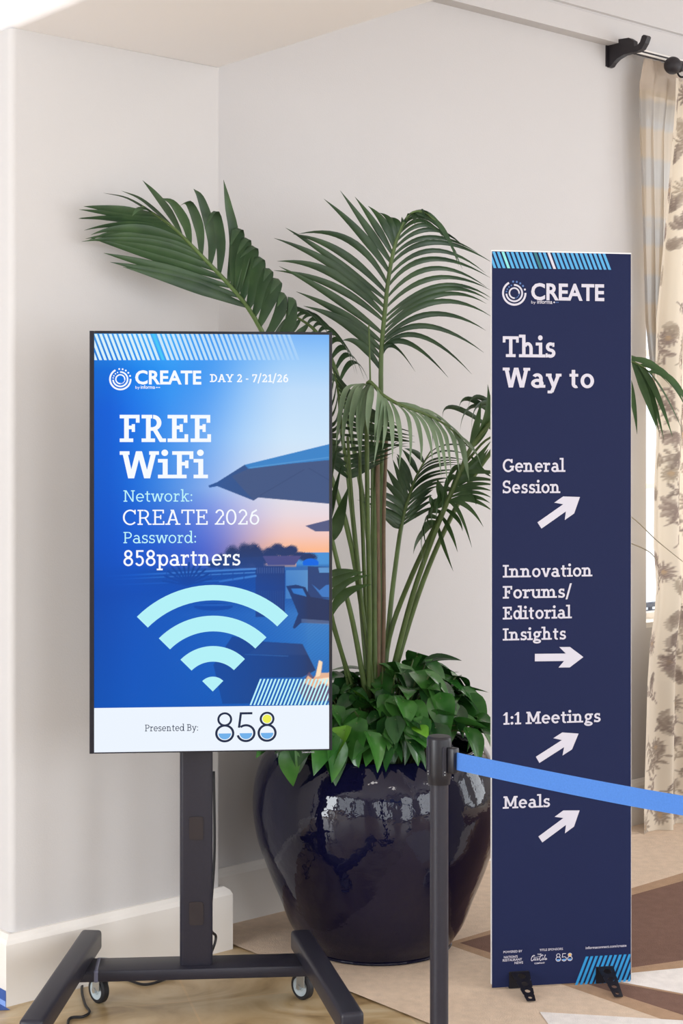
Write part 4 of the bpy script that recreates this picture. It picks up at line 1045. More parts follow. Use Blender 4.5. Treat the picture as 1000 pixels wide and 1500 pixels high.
# pale drooping frond facing the camera
frond([(540, 1040, 5.30), (541, 900, 5.26), (538, 740, 5.20), (537, 620, 5.16), c3(262, 128, 5.10)],
      [c3(245, 122, 5.10), c3(300, 135, 5.08), c3(345, 185, 5.07), c3(440, 240, 5.07), c3(560, 285, 5.08), c3(680, 340, 5.09), c3(770, 415, 5.10), c3(850, 500, 5.12)],
      [(8, .023, K(c3, ((245, 122), (150, 150, 5.02), (105, 300, 4.98), (103, 490, 5.0)), ((250, 123), (190, 160, 5.02), (140, 320, 5.0), (120, 525, 5.0)), ((265, 126), (220, 160, 5.01), (185, 300, 4.98), (178, 450, 4.99)), ((280, 130), (262, 180, 5.01), (240, 300, 4.98), (243, 420, 4.98)),
        ((270, 130), (230, 220, 5.02), (222, 400, 5.0), (224, 580, 5.0)), ((310, 145), (320, 200, 5.02), (310, 320, 5.0), (288, 440, 5.0)), ((330, 170), (350, 240, 5.02), (320, 400, 5.0), (292, 590, 5.0)))),
       (11, .023, K(c3, ((335, 175), (362, 260, 5.02), (355, 380, 5.0), (342, 490, 5.0)), ((375, 210), (405, 300, 5.02), (425, 450, 5.0), (420, 590, 5.0)), ((430, 235), (500, 310, 5.03), (530, 450, 5.01), (540, 600, 5.02)), ((500, 262), (575, 340, 5.04), (615, 450, 5.02), (632, 560, 5.02)),
        ((560, 285), (640, 380, 5.05), (680, 520, 5.03), (690, 690, 5.02)), ((640, 318), (700, 400, 5.06), (728, 480, 5.05), (735, 590, 5.05)), ((740, 390), (790, 460, 5.1), (815, 560, 5.08), (825, 670, 5.08)))),
       (11, .017, K(c3, ((410, 225), (520, 250, 5.1), (610, 340, 5.08), (640, 470, 5.06)), ((460, 248), (580, 265, 5.1), (700, 370, 5.1), (740, 480, 5.08)), ((540, 278), (640, 290, 5.12), (760, 380, 5.1), (830, 480, 5.08)), ((640, 318), (720, 350, 5.12), (800, 430, 5.1), (872, 525, 5.1)), ((760, 410), (820, 440, 5.12), (870, 510, 5.12), (900, 600, 5.1))))], M_leafl, rs=(.0085, .006, .0015), seed=3)
# dark frond beside the television, leaflets fanning right
frond([(541, 1030, 5.44), (530, 900, 5.42), (521, 800, 5.40), (510, 700, 5.37)],
      [(510, 700, 5.37), (506, 670, 5.36), (500, 630, 5.33), (497, 590, 5.30), (493, 560, 5.26), (486, 535, 5.22)],
      [(20, .020, [(.0, c3(220, 620, 5.34), c3(360, 560, 5.3)), (.2, c3(260, 520, 5.3), c3(450, 455, 5.26)), (.4, c3(280, 410, 5.3), c3(540, 470, 5.24)), (.6, c3(280, 320, 5.28), c3(520, 400, 5.24)), (.8, c3(220, 230, 5.26), c3(420, 330, 5.22)), (1.0, c3(140, 130, 5.2), c3(260, 260, 5.16))]),
       (13, .024, [(.0, c3(90, 600, 5.32), c3(-40, 500, 5.28)), (.3, c3(70, 480, 5.3), c3(-60, 360, 5.26)), (.6, c3(60, 360, 5.26), c3(-60, 240, 5.22)), (1.0, c3(10, 180, 5.2), c3(-90, 120, 5.16))])], M_leafd, seed=4)
# frond behind the right end of the television
frond([(548, 1030, 5.48), (540, 800, 5.50), (515, 640, 5.50), (497, 560, 5.48)],
      [(497, 560, 5.48), (480, 515, 5.44), (462, 485, 5.40), (440, 468, 5.36), (418, 458, 5.32)],
      [(12, .026, [(.0, (518, 530, 5.44), (538, 562, 5.4)), (.25, (502, 500, 5.42), (520, 548, 5.38)), (.5, (480, 478, 5.40), (512, 515, 5.36)), (.75, (462, 462, 5.36), (494, 500, 5.32)), (1.0, (440, 452, 5.30), (468, 474, 5.26))]),
       (9, .030, [(.0, (478, 550, 5.44), (450, 560, 5.4)), (.5, (445, 500, 5.38), (420, 520, 5.34)), (1.0, (405, 470, 5.28), (385, 492, 5.24))])], M_leafd, seed=5)
# mid frond rising to the right
frond([(557, 1035, 5.40), (566, 950, 5.44), (574, 870, 5.48), (583, 800, 5.52), c3(450, 940, 5.54)],
      [c3(450, 940, 5.54), c3(468, 850, 5.55), c3(490, 780, 5.56), c3(530, 665, 5.58), c3(575, 575, 5.60), c3(620, 500, 5.62)],
      [(15, .016, K(c3, ((455, 925), (560, 850, 5.52), (665, 815, 5.46)), ((468, 880), (560, 780, 5.52), (620, 735, 5.46)), ((488, 800), (590, 715, 5.54), (690, 690, 5.48)), ((500, 750), (600, 655, 5.54), (760, 620, 5.46)), ((520, 690), (620, 600, 5.54), (770, 570, 5.48)), ((545, 635), (640, 560, 5.56), (800, 555, 5.48)), ((600, 530), (700, 470, 5.58), (850, 480, 5.5)))),
       (12, .030, K(c3, ((450, 935), (405, 905, 5.52), (330, 850, 5.46)), ((455, 905), (400, 855, 5.52), (190, 775, 5.46)), ((468, 860), (410, 785, 5.52), (240, 735, 5.46)), ((480, 805), (420, 715, 5.54), (345, 605, 5.46)), ((497, 758), (455, 650, 5.54), (412, 545, 5.48)), ((520, 690), (480, 590, 5.56), (430, 515, 5.5)), ((580, 570), (540, 520, 5.58), (470, 480, 5.52))))], M_leafd, seed=6)
# right frond reaching behind the signboard and past it
frond([(562, 1034, 5.38), (600, 886, 5.36), (629, 800, 5.34), (655, 735, 5.32)],
      [(655, 735, 5.32), (668, 707, 5.32), (686, 663, 5.31), (714, 624, 5.30), (760, 575, 5.30), (820, 540, 5.28), (880, 526, 5.24), (926, 530, 5.20), (955, 548, 5.16)],
      [(9, .017, K(c3, ((700, 850), (780, 850, 5.28), (862, 1045, 5.22)), ((718, 815), (840, 785, 5.28), (960, 860, 5.22)), ((732, 795), (850, 755, 5.28), (960, 785, 5.22)), ((750, 760), (850, 715, 5.28), (970, 735, 5.22)), ((768, 730), (860, 680, 5.28), (980, 690, 5.22)), ((800, 650), (900, 620, 5.26), (1050, 640, 5.2)))),
       (11, .030, [((760, 575), (800, 640, 5.24), (820, 720, 5.2)), ((820, 540), (860, 600, 5.22), (880, 680, 5.18)), ((880, 526), (900, 570, 5.2), (906, 640, 5.14)), ((926, 530), (945, 575, 5.16), (963, 632, 5.1)), ((926, 530), (950, 570, 5.16), (976, 640, 5.1)), ((940, 538), (968, 570, 5.12), (1000, 634, 5.06))]),
       (8, .034, K(c3, ((690, 850), (640, 800, 5.34), (610, 745, 5.34)), ((720, 800), (690, 700, 5.34), (670, 620, 5.34)), ((770, 720), (850, 620, 5.30), (950, 500, 5.28)), ((800, 650), (830, 600, 5.32), (950, 440, 5.3)), ((830, 510), (850, 380, 5.32), (885, 275, 5.3)), ((850, 480), (930, 330, 5.3), (945, 130, 5.28)))),
       (6, .028, [((800, 548), (850, 505, 5.28), (900, 515, 5.24)), ((860, 528), (920, 520, 5.24), (975, 560, 5.16)), ((926, 530), (965, 538, 5.16), (1003, 585, 5.1)), ((950, 545), (985, 560, 5.12), (1012, 610, 5.06))])], M_leafm, seed=7)
# frond standing behind the signboard whose arching tips show at its left edge
frond([(564, 1030, 5.46), (620, 850, 5.48), (680, 720, 5.50), (735, 640, 5.50)],
      [(735, 640, 5.50), (760, 600, 5.50), (790, 560, 5.48), (820, 535, 5.44)],
      [(6, .020, K(c3, ((1020, 420), (760, 260, 5.40), (690, 330, 5.36)), ((1060, 340), (900, 180, 5.42), (830, 260, 5.36), ), ((1060, 330), (860, 260, 5.42), (785, 425, 5.36)), ((1100, 250), (960, 190, 5.42), (945, 380, 5.36)))),
       (5, .022, [(.1, (780, 640, 5.45), (830, 690, 5.4)), (.5, (820, 600, 5.42), (870, 650, 5.36)), (1.0, (860, 560, 5.38), (890, 610, 5.3))])], M_leafd, seed=12)
# second right frond, lower, with hanging leaflets
frond([(561, 1036, 5.42), (569, 938, 5.44), (600, 850, 5.42), (640, 765, 5.38), (649, 748, 5.37)],
      [(640, 765, 5.38), (655, 735, 5.35), (668, 700, 5.34), (690, 668, 5.32), (720, 640, 5.30), (765, 640, 5.28)],
      [(5, .020, K(c3, ((650, 920), (690, 1020, 5.32), (740, 1175, 5.28)), ((700, 830), (770, 880, 5.3), (800, 960, 5.26)), ((850, 540), (900, 600, 5.28), (960, 650, 5.22)))),
       (8, .030, K(c3, ((640, 930), (565, 980, 5.36), (525, 1085, 5.32)), ((655, 900), (570, 940, 5.34), (590, 1190, 5.30)), ((680, 860), (600, 860, 5.34), (610, 960, 5.28)), ((720, 780), (640, 800, 5.34), (640, 930, 5.28)), ((760, 680), (700, 700, 5.34), (665, 880, 5.28)), ((800, 600), (740, 620, 5.32), (690, 760, 5.28))))], M_leafm, seed=8)
# broad young leaf at the television's edge and low side shoots
frond([(538, 1030, 5.30), (517, 914, 5.26), (498, 840, 5.22), (486, 790, 5.20)],
      [(486, 790, 5.20), (474, 740, 5.18), (460, 690, 5.14)],
      [(5, .046, [(.0, (497, 760, 5.16), (508, 712, 5.12)), (.5, (478, 720, 5.12), (500, 650, 5.10)), (1.0, (465, 670, 5.10), (480, 600, 5.08))])], M_leafm, seed=9)
frond([(530, 1040, 5.36), (509, 982, 5.32), (492, 925, 5.28), (486, 900, 5.26)],
      [(486, 900, 5.26), (480, 870, 5.24), (478, 845, 5.22)],
      [(4, .034, [(.0, (505, 870, 5.22), (546, 858, 5.18)), (.4, (500, 850, 5.2), (544, 838, 5.16)), (1.0, (495, 838, 5.18), (522, 836, 5.14))])], M_leafm, rs=(.007, .005, .002), seed=10)
# bare dry stalks and the pair of brown canes
for (pts, r0, r1, mm, nm) in (([(533, 1034, 5.30), (545, 1000, 5.30), (534, 920, 5.28), (521, 800, 5.26), (513, 700, 5.24), (509, 640, 5.2)], .008, .005, M_stalk, 'stalk'),
        ([(547, 1040, 5.34), (545, 940, 5.34), (545, 800, 5.34), (545, 690, 5.34), (543, 590, 5.32), (540, 475, 5.30)], .009, .0022, M_stalk, 'stalk'),
        ([(545, 1040, 5.33), (536, 900, 5.31), (531, 780, 5.28), (527, 690, 5.24), (527, 640, 5.2)], .008, .005, M_stalk, 'stalk'),
        ([(515, 1042, 5.36), (506, 982, 5.34), (487, 917, 5.30), (470, 860, 5.26)], .006, .005, M_stalk, 'stalk'),
        ([(552, 1045, 5.34), (554, 900, 5.34), (553, 780, 5.34), (553, 640, 5.34)], .009, .007, M_cane, 'cane'),
        ([(559, 1045, 5.36), (562, 900, 5.36), (562, 760, 5.36), (566, 640, 5.36)], .0075, .006, M_cane, 'cane'),
        ([(549, 1045, 5.33), (548, 900, 5.33), (549, 760, 5.34), (551, 660, 5.36)], .010, .008, M_stalk, 'cane')):
    bm = bmesh.new(); q = catmull([P3(*p) for p in pts], 24); tube(bm, [p - OFF for p in q], [r0 + (r1 - r0) * i / 24 for i in range(25)], 8); obj(nm, bm, mm, palm, True)
# canes rooted down in the soil
bm = bmesh.new()
for (px, Z) in ((545, 5.34), (552, 5.34), (558, 5.38), (540, 5.30), (528, 5.36)):
    p = P3(px, 1048, Z) - OFF; tube(bm, [p, Vector((p.x * .9, p.y * .9, .01))], .011, 8)
obj('stem_base', bm, M_cane, palm, True)
# two pale dry strands past the right side of the signboard
bm = bmesh.new()
for pts in ([(880, 735, 5.5), (924, 757, 5.4), (962, 792, 5.3), (1004, 826, 5.2)], [(880, 780, 5.5), (924, 796, 5.42), (950, 808, 5.36), (963, 822, 5.32)]):
    q = catmull([P3(715, 690, 5.40), P3(800, 705, 5.5)] + [P3(*p) for p in pts], 30); tube(bm, [p - OFF for p in q], [.0035 - .002 * i / 30 for i in range(31)], 6)
obj('dry_strand', bm, mat('dry_palm_strand', (172, 160, 138), .6), palm, True)

# ------------------------------------------------------------------ pothos underplanting
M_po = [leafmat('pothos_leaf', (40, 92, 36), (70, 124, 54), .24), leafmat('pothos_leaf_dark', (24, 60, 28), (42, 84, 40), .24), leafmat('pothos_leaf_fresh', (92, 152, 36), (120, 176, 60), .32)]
pothos = empty('pothos', PC + Vector((0, 0, .64)), 'bushy green heart-leaved pothos filling the top of the navy planter', 'plant')
OFP = pothos.location.copy()
def heart(bm, base, direc, nrm, ln_, wd_, mi, droop=.35, fold=.22):
    d = direc.normalized(); sd = d.cross(nrm).normalized(); nm = sd.cross(d).normalized(); n = 8; rows = []
    for i in range(n + 1):
        s = i / n
        wp = (math.sin(math.pi * min(1, s ** .62)) ** .8 * .98 if 0 < s < 1 else 0.02) * (1 - .25 * s)
        p = base + d * (ln_ * (s - .08 * (1 - s) * 0)) - nm * (droop * ln_ * s * s)
        back = -d * (.10 * ln_ * max(0, 1 - s * 3.2))
        rows.append([p + sd * (wd_ * .5 * wp * q) + nm * (abs(q) ** 1.3 * fold * wd_ * .5 * wp) + back * abs(q) for q in (-1, -.55, 0, .55, 1)])
    vs = [[bm.verts.new(p) for p in r] for r in rows]
    for i in range(n):
        for k in range(4): f = bm.faces.new([vs[i][k], vs[i][k + 1], vs[i + 1][k + 1], vs[i + 1][k]]); f.material_index = mi; f.smooth = True
bmL, bmS = bmesh.new(), bmesh.new(); R_ = random.Random(21)
def addleaf(p, outward, ln_, mi, tilt):
    """p relative to pothos origin"""
    d = outward.normalized() * math.cos(tilt) + Vector((0, 0, -math.sin(tilt))); side = Vector((-outward.y, outward.x, 0)).normalized()
    nrm = (Vector((0, 0, 1)) * math.cos(tilt) + outward.normalized() * math.sin(tilt) + side * R_.uniform(-.45, .45)).normalized()
    st_ = p - d * ln_ * .25
    heart(bmL, st_, d, nrm, ln_, ln_ * R_.uniform(.66, .82), mi, R_.uniform(.15, .5), R_.uniform(.12, .4))
    root = Vector((p.x * .55, p.y * .55, .0))
    tube(bmS, catmull([root, (root + st_) / 2 + Vector((0, 0, .05)), st_ + d * .01], 6), [.003] * 7, 5)
for i in range(250):
    a = R_.uniform(0, 2 * math.pi); rr_ = .385 * math.sqrt(R_.uniform(.02, 1))
    x, y = rr_ * math.cos(a), rr_ * math.sin(a)
    top = .26 * (1 - (rr_ / .42) ** 2) + .02 + .10 * max(0, min(1, x / .2)) * (1 - max(0, (x - .25) / .2) * .4) 
    z = top * R_.uniform(.55, 1.0) + .035
    out = Vector((x, y, 0)).normalized() + Vector((R_.uniform(-1.1, 1.1), R_.uniform(-1.1, 1.1) - .25, 0))
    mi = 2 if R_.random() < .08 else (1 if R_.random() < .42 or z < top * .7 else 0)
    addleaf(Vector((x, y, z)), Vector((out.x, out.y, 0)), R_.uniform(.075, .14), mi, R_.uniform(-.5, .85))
# leaves that hang over the rim and the ones that stand out above
for (px, py, Z, ox, oy, ln_, mi, tl) in ((424, 1112, 5.04, -.2, -1, .11, 0, 1.3), (437, 1092, 5.05, .3, -1, .11, 1, 1.1), (492, 1098, 5.0, .3, -1, .13, 0, 1.2), (478, 1085, 5.0, -.5, -1, .13, 0, .6), (546, 1084, 5.0, .7, -1, .12, 0, .6), (570, 1070, 5.1, .3, -1, .15, 1, .9), (520, 1070, 5.06, -.3, -1, .15, 0, .8), (500, 1078, 5.05, -.6, -1, .13, 2, .7), (595, 1010, 5.25, -.2, -.3, .10, 0, -.6), (670, 1012, 5.3, .8, -.4, .15, 1, .25), (690, 1030, 5.3, .6, -.7, .13, 0, .7), (655, 1045, 5.2, .2, -1, .14, 0, .9), (625, 1040, 5.15, -.1, -1, .13, 2, 1.0), (600, 1055, 5.12, -.3, -1, .14, 0, .9), (640, 1075, 5.05, .3, -1, .13, 1, .8), (690, 1080, 5.1, .7, -1, .12, 0, .8), (530, 1030, 5.2, .4, -.9, .14, 0, -.7), (527, 1020, 5.22, -.3, -.5, .09, 2, -.8), (705, 1065, 5.2, .8, -.6, .12, 0, .6), (460, 1075, 5.05, -.8, -.8, .13, 1, .5), (572, 1098, 4.99, -.9, -1, .09, 1, .7), (606, 1092, 4.99, .9, -.6, .10, 1, .5)):
    addleaf(P3(px, py, Z) - OFP, Vector((ox, oy, 0)), ln_, mi, tl)
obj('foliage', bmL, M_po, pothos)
obj('vine_stems', bmS, M_stalk, pothos, True)

# ------------------------------------------------------------------ stanchions and belt
ZS = 3.85; SP = Vector(((643 - 500) / F * ZS, ZS, 0))
BEND = Vector((1.30, 2.975, 0))
def stanchion(loc, label, rz):
    t_ = empty('stanchion', loc, label, 'stanchion', rz, 'black belt stanchions')
    bm = bmesh.new(); lathe(bm, [(0, 0), (.18, 0), (.18, .008), (.165, .014), (.05, .026), (.032, .04), (0, .04)], n=48); obj('base', bm, M_blackm, t_, True, 40)
    bm = bmesh.new(); lathe(bm, [(.0, .03), (.0226, .03), (.0226, .885), (0, .885)], n=32); obj('post', bm, M_blackm, t_, True, 40)
    bm = bmesh.new()
    lathe(bm, [(0, .876), (.0268, .876), (.0275, .882), (.0285, .886), (.0305, .90), (.0305, .984), (.0292, .990), (.026, .993), (0, .994)], n=40)
    hd = obj('head', bm, M_darkp, t_, True, 35)
    for a in (-150, -90 + 22, 15, 105):       # slots round the head with small bright pins
        bm = bmesh.new(); Mx = Matrix.Rotation(math.radians(a), 4, 'Z')
        box(bm, (.0305, 0, .935), (.003, .010, .072), .001, 1, Mx); box(bm, (.032, -.0055, .945), (.003, .0025, .05), .0005, 1, Mx); sl = obj('slot', bm, M_blackm, hd)
        bm = bmesh.new()
        for z in (.903, .91): lathe(bm, [(0, 0), (.0016, 0), (.0012, .0012), (0, .0014)], n=8, M=Mx @ Matrix.Translation((.0318, 0, z)) @ Matrix.Rotation(math.radians(90), 4, 'Y'))
        obj('pin', bm, M_zinc, sl)
    return t_
bd = (BEND - SP).normalized(); by = math.atan2(bd.y, bd.x)
stanchion(SP, 'black belt stanchion post in front of the navy planter', 0)
stanchion(BEND, 'black belt stanchion post off to the right of the signboard', math.pi)
belt_t = empty('barrier_belt', SP + Vector((0, 0, .95)), 'blue retractable barrier belt stretched right across the signboard', 'belt')
for s_, nm in ((0, 'belt_clip'), (1, 'belt_clip')):
    p0 = SP + bd * .042 if s_ == 0 else BEND - bd * .042
    bm = bmesh.new(); box(bm, (0, 0, 0), (.020, .024, .062), .003, 2, Matrix.Translation(p0 - SP + Vector((0, 0, -.012))) @ Matrix.Rotation(by, 4, 'Z')); obj(nm, bm, M_darkp, belt_t, True, 40)
bm = bmesh.new(); rows = []; LB = (BEND - SP).length
for i in range(41):
    s = .052 / LB + (1 - .104 / LB) * i / 40; p = SP.lerp(BEND, s) - SP; sag = .09 * s * (1 - s)
    zt_ = .0115 - sag + (.001 * math.sin(9 * s)); ro = .004 * math.sin(5 * s)
    side = Vector((-bd.y, bd.x, 0))
    rows.append([bm.verts.new(p + side * (ro * k_) + Vector((0, 0, zt_ - .0425 * (1 - k_) ))) for k_ in (1, .5, 0)] + [])
for i in range(40):
    for k_ in (0, 1): bm.faces.new([rows[i][k_], rows[i][k_ + 1], rows[i + 1][k_ + 1], rows[i + 1][k_]])
web = obj('webbing', bm, M_belt, belt_t)
sm = web.modifiers.new('thickness', 'SOLIDIFY'); sm.thickness = .0012

# ------------------------------------------------------------------ curtain hardware
hv = V_BACK
def hookpt(cx, cy):
    """profile pixel -> (distance from wall, height), the bracket stands square to the wall at its left edge"""
    px, py = 860 + cx / 7.143, cy / 7.143
    return px, py
U_B = uof(889, V_BACK)
def prof_pt(cx, cy):
    px, py = hookpt(cx, cy); d = ray(px, py)
    # plane u = U_B
    k = U_B / d.dot(WU); p = CAM + d * k
    return p.dot(WV), p.z
outline = [(215, 475), (203, 520), (195, 690), (215, 706), (245, 695), (272, 655), (310, 615), (380, 572), (450, 552), (520, 540), (570, 512), (605, 450), (627, 385), (615, 368), (590, 364), (572, 378), (552, 440), (522, 478), (492, 486), (485, 425), (435, 395), (285, 418), (252, 462)]
bk = empty('curtain_bracket', UV(U_B, V_BACK, 3.4), 'black iron curtain bracket with upturned hook on the white wall', 'bracket')
bm = bmesh.new(); prism(bm, [prof_pt(*p) for p in outline], U_B - .002, U_B + .026, lambda v, z, d: UV(d, v, z) - bk.location)
obj('hook_arm', bm, M_iron, bk)
bm = bmesh.new(); vb, zb1 = prof_pt(215, 475); _, zb0 = prof_pt(205, 700)
uvb = uvbox(bm, U_B - .012, U_B + .036, V_BACK - .006, V_BACK, zb0, zb1 + .01)
bmesh.ops.translate(bm, vec=-bk.location, verts=bm.verts); obj('back_plate', bm, M_iron, bk)
# rod with ball finial
vr = V_BACK - .17; fb = onplane(985, 96, vr); ub = fb.dot(WU)
rod = empty('curtain_rod', UV(ub, vr, fb.z), 'black curtain rod with a round ball finial above the floral curtain', 'curtain rod', math.atan2(WU.y, WU.x))
RX = Matrix.Rotation(math.radians(90), 4, 'Y')
bm = bmesh.new(); lathe(bm, [(0, 0), (.016, 0), (.016, 1.9), (0, 1.9)], n=24, M=RX); obj('pole', bm, M_iron, rod, True, 40)
bm = bmesh.new(); lathe(bm, [(.039 * math.sin(math.pi * k / 20), -.039 * math.cos(math.pi * k / 20)) for k in range(21)] , n=32, M=RX); lathe(bm, [(.016, .03), (.024, .036), (.024, .05), (.018, .058)], n=24, M=RX); obj('finial', bm, M_iron, rod, True)
bm = bmesh.new(); lathe(bm, [(0, 0), (.036, 0), (.036, .01), (.014, .016), (.011, .02), (.011, .16), (0, .16)], n=20, M=Matrix.Translation((.62, .17, 0)) @ Matrix.Rotation(math.radians(90), 4, 'X')); obj('wall_support', bm, M_iron, rod, True, 40)
bm = bmesh.new(); lathe(bm, [(0, 0), (.036, 0), (.036, .01), (.014, .016), (.011, .02), (.011, .16), (0, .16)], n=20, M=Matrix.Translation((1.8, .17, 0)) @ Matrix.Rotation(math.radians(90), 4, 'X')); obj('wall_support', bm, M_iron, rod, True, 40)
for k in range(6):
    bm = bmesh.new(); c = Vector((.075 + k * .11, 0, -.010))
    tube(bm, [c + Vector((.002 * math.sin(a), .030 * math.cos(a), .030 * math.sin(a))) for a in [2 * math.pi * i / 24 for i in range(25)]], .0045, 8, cap=False); tag(obj('curtain_ring', bm, M_iron, rod, True))
# slim white track behind carrying the sheer
vt = V_BACK - .09; ut0 = uof(928, vt); zt0 = onplane(940, 79, vt).z
bm = bmesh.new(); uvbox(bm, ut0, ut0 + 2.1, vt - .012, vt + .012, zt0 - .006, zt0 + .018, .002, 1)
trk = tag(obj('curtain_track', bm, M_trim), 'slim white curtain track along the wall carrying the sheer curtain', 'curtain rail')
bm = bmesh.new(); uvbox(bm, ut0 - .001, ut0 + 2.1, vt - .0135, vt - .0105, zt0 + .002, zt0 + .009); uvbox(bm, ut0, ut0 + 2.1, vt - .006, vt + .006, zt0 - .009, zt0 - .006)
obj('slot', bm, M_iron, trk)
for k in range(3):
    bm = bmesh.new(); uvbox(bm, ut0 + .3 + k * .7, ut0 + .33 + k * .7, vt, V_BACK, zt0 + .0, zt0 + .012); obj('wall_clip', bm, M_iron, trk)

# ------------------------------------------------------------------ curtains
def edge_u(keys, v, zs):
    ks = sorted((onplane(px, py, v).z, onplane(px, py, v).dot(WU)) for py, px in keys)
    return np.interp(zs, [k[0] for k in ks], [k[1] for k in ks])
def tolin(c): c = c / 255.0; return np.where(c <= .04045, c / 12.92, ((c + .055) / 1.055) ** 2.4)
# floral drape
vd = V_BACK - .155; nx, ny = 150, 760
zs = np.linspace(.008, fb.z - .045, ny)
lu = edge_u([(100, 990), (150, 989), (200, 985), (330, 974), (470, 961), (560, 959), (640, 961), (700, 958), (800, 957), (860, 961), (900, 958), (940, 952), (1000, 948), (1180, 943), (1226, 943)], vd, zs)
S = np.linspace(0, 1, nx)
Wd = .62
UU = lu[:, None] + (S[None, :] ** .97) * (Wd + (ub + .10 - lu)[:, None] * .6)
gather = np.clip((zs - 1.0) / 2.2, 0, 1)[:, None]
ph = S[None, :] * 2 * math.pi * 4.2 + .5 * np.sin(zs * 1.1)[:, None]
VV = vd + (.030 + .012 * np.sin(zs * .9))[:, None] * np.sin(ph) * np.clip(S[None, :] * 9, 0, 1) + .010 * np.sin(ph * 2.3 + zs[:, None] * 1.3) * np.clip(S[None, :] * 9, 0, 1)
ZZ = np.repeat(zs[:, None], nx, 1)
pos = np.stack([UU * WU.x + VV * WV.x, UU * WU.y + VV * WV.y, ZZ], -1)
# print in cloth coordinates (metres)
CX = S[None, :] * 1.25 + zs[:, None] * 0; CY = ZZ
base = np.empty((ny, nx, 3)); base[:] = (216, 204, 186)
rs = np.random.RandomState(11)
def blend(mask, col):
    base[:] = base * (1 - mask[..., None]) + np.array(col, float) * mask[..., None]
INK = [(138, 124, 112), (120, 106, 98), (152, 138, 122), (132, 116, 108)]
def motif_leaf(cx, cy, ang, ln_, wd_, col, al=.85):
    dx, dy = CX - cx, CY - cy; a = dx * math.cos(ang) + dy * math.sin(ang); b = -dx * math.sin(ang) + dy * math.cos(ang)
    s = a / ln_; prof = np.where((s > 0) & (s < 1), wd_ * np.sin(np.pi * np.clip(s, 0, 1)) ** .8 * (1 + .18 * np.sin(s * 40)), 0)
    blend(np.clip((prof - np.abs(b)) / .003, 0, 1) * al * (.7 + .3 * (b > 0)), col)
def motif_line(x0_, y0_, x1_, y1_, wd_, col):
    L2 = (x1_ - x0_) ** 2 + (y1_ - y0_) ** 2; t = np.clip(((CX - x0_) * (x1_ - x0_) + (CY - y0_) * (y1_ - y0_)) / L2, 0, 1)
    blend(np.clip((wd_ - np.hypot(CX - x0_ - t * (x1_ - x0_), CY - y0_ - t * (y1_ - y0_))) / .003 + .5, 0, 1) * .75, col)
cells = []
yy = .06; row = 0
while yy < 3.5:
    xx = .04 + (row % 2) * .10
    while xx < 1.25:
        cells.append((xx + rs.uniform(-.03, .03), yy + rs.uniform(-.03, .03))); xx += .125
    yy += .10; row += 1
for (mx, my) in cells:
    k = rs.rand(); col = INK[rs.randint(4)]; a0 = rs.uniform(0, 6.28); sc = rs.uniform(.8, 1.2)
    if k < .3:        # daisy-like flower
        for j in range(13): motif_leaf(mx, my, a0 + j * 2 * math.pi / 13, .058 * sc, .008, col)
        motif_leaf(mx - .014, my, 0, .028, .014, (176, 150, 120))
    elif k < .55:     # fan of scalloped petals
        for j in range(4): motif_leaf(mx, my, a0 + (j - 1.5) * .55, .075 * sc, .020, col, .7)
    else:             # sprig: curved stem with leaves
        x_, y_ = mx, my; a = a0
        for j in range(5):
            x2, y2 = x_ + .032 * math.cos(a), y_ + .032 * math.sin(a); motif_line(x_, y_, x2, y2, .003, col)
            motif_leaf(x2, y2, a + .8, .046 * sc, .010, col); motif_leaf(x2, y2, a - .9, .040 * sc, .009, col); x_, y_ = x2, y2; a += .22
cur = tag(gridmesh('floral_curtain', pos, nx, ny, tolin(base), colmat('printed_linen', False, .8, .16), None, True), 'long cream curtain with brown floral print at the window', 'curtain')
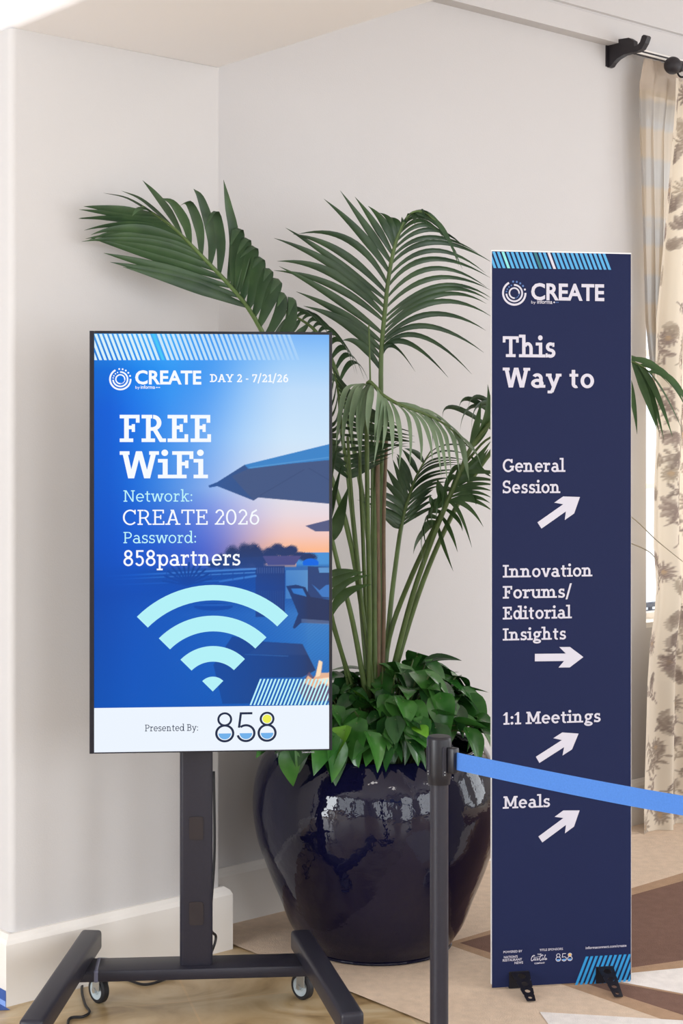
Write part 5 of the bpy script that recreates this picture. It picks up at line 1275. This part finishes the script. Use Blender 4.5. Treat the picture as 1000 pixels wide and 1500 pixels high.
# sheer curtain (plaid voile) behind it
def voile():
    m = bpy.data.materials.new('voile'); m.use_nodes = True; nt = m.node_tree; nt.nodes.clear()
    o_ = nt.nodes.new('ShaderNodeOutputMaterial'); a = nt.nodes.new('ShaderNodeAttribute'); a.attribute_name = 'Col'
    d = nt.nodes.new('ShaderNodeBsdfDiffuse'); t = nt.nodes.new('ShaderNodeBsdfTranslucent'); tr = nt.nodes.new('ShaderNodeBsdfTransparent')
    nt.links.new(a.outputs['Color'], d.inputs[0]); nt.links.new(a.outputs['Color'], t.inputs[0])
    m1 = nt.nodes.new('ShaderNodeMixShader'); m1.inputs[0].default_value = .25; m2 = nt.nodes.new('ShaderNodeMixShader'); m2.inputs[0].default_value = .10
    nt.links.new(d.outputs[0], m1.inputs[1]); nt.links.new(t.outputs[0], m1.inputs[2]); nt.links.new(m1.outputs[0], m2.inputs[1]); nt.links.new(tr.outputs[0], m2.inputs[2]); nt.links.new(m2.outputs[0], o_.inputs[0]); return m
nx, ny = 70, 300
zs = np.linspace(1.88, zt0 - .012, ny); S = np.linspace(0, 1, nx)
vs_ = V_BACK - .085
lu = edge_u([(84, 943), (120, 936), (200, 938), (330, 943), (470, 948), (540, 956), (600, 968)], vs_, zs)
ru = edge_u([(84, 975), (120, 1004), (200, 990), (330, 985), (470, 976), (540, 976), (600, 982)], vs_, zs)
UU = lu[:, None] + S[None, :] * (ru - lu)[:, None]
VV = vs_ + .020 * np.sin(S[None, :] * 2 * math.pi * 3.3 + .35 * np.sin(zs * 1.7)[:, None]) * np.clip((zt0 - zs) * 6, .35, 1)[:, None]
ZZ = np.repeat(zs[:, None], nx, 1)
pos = np.stack([UU * WU.x + VV * WV.x, UU * WU.y + VV * WV.y, ZZ], -1)
band = np.sin(ZZ * 2 * math.pi / .26) * .5 + .5; band = np.clip((band - .4) * 4, 0, 1)
stripe = (np.sin(S * 60) > .2)[None, :] * .35
c_ = np.array((196, 180, 160.0)) * (1 - band[..., None]) + np.array((184, 178, 172.0)) * band[..., None]
c_ = c_ * (1 - .12 * stripe[..., None]); top = np.clip((ZZ - (zt0 - .16)) * 60, 0, 1)[..., None]; c_ = c_ * (1 - top) + np.array((194, 178, 162.0)) * top
sh = tag(gridmesh('sheer_curtain', pos, nx, ny, tolin(c_), voile(), None, True), 'thin striped sheer curtain hanging beside the window frame', 'curtain')
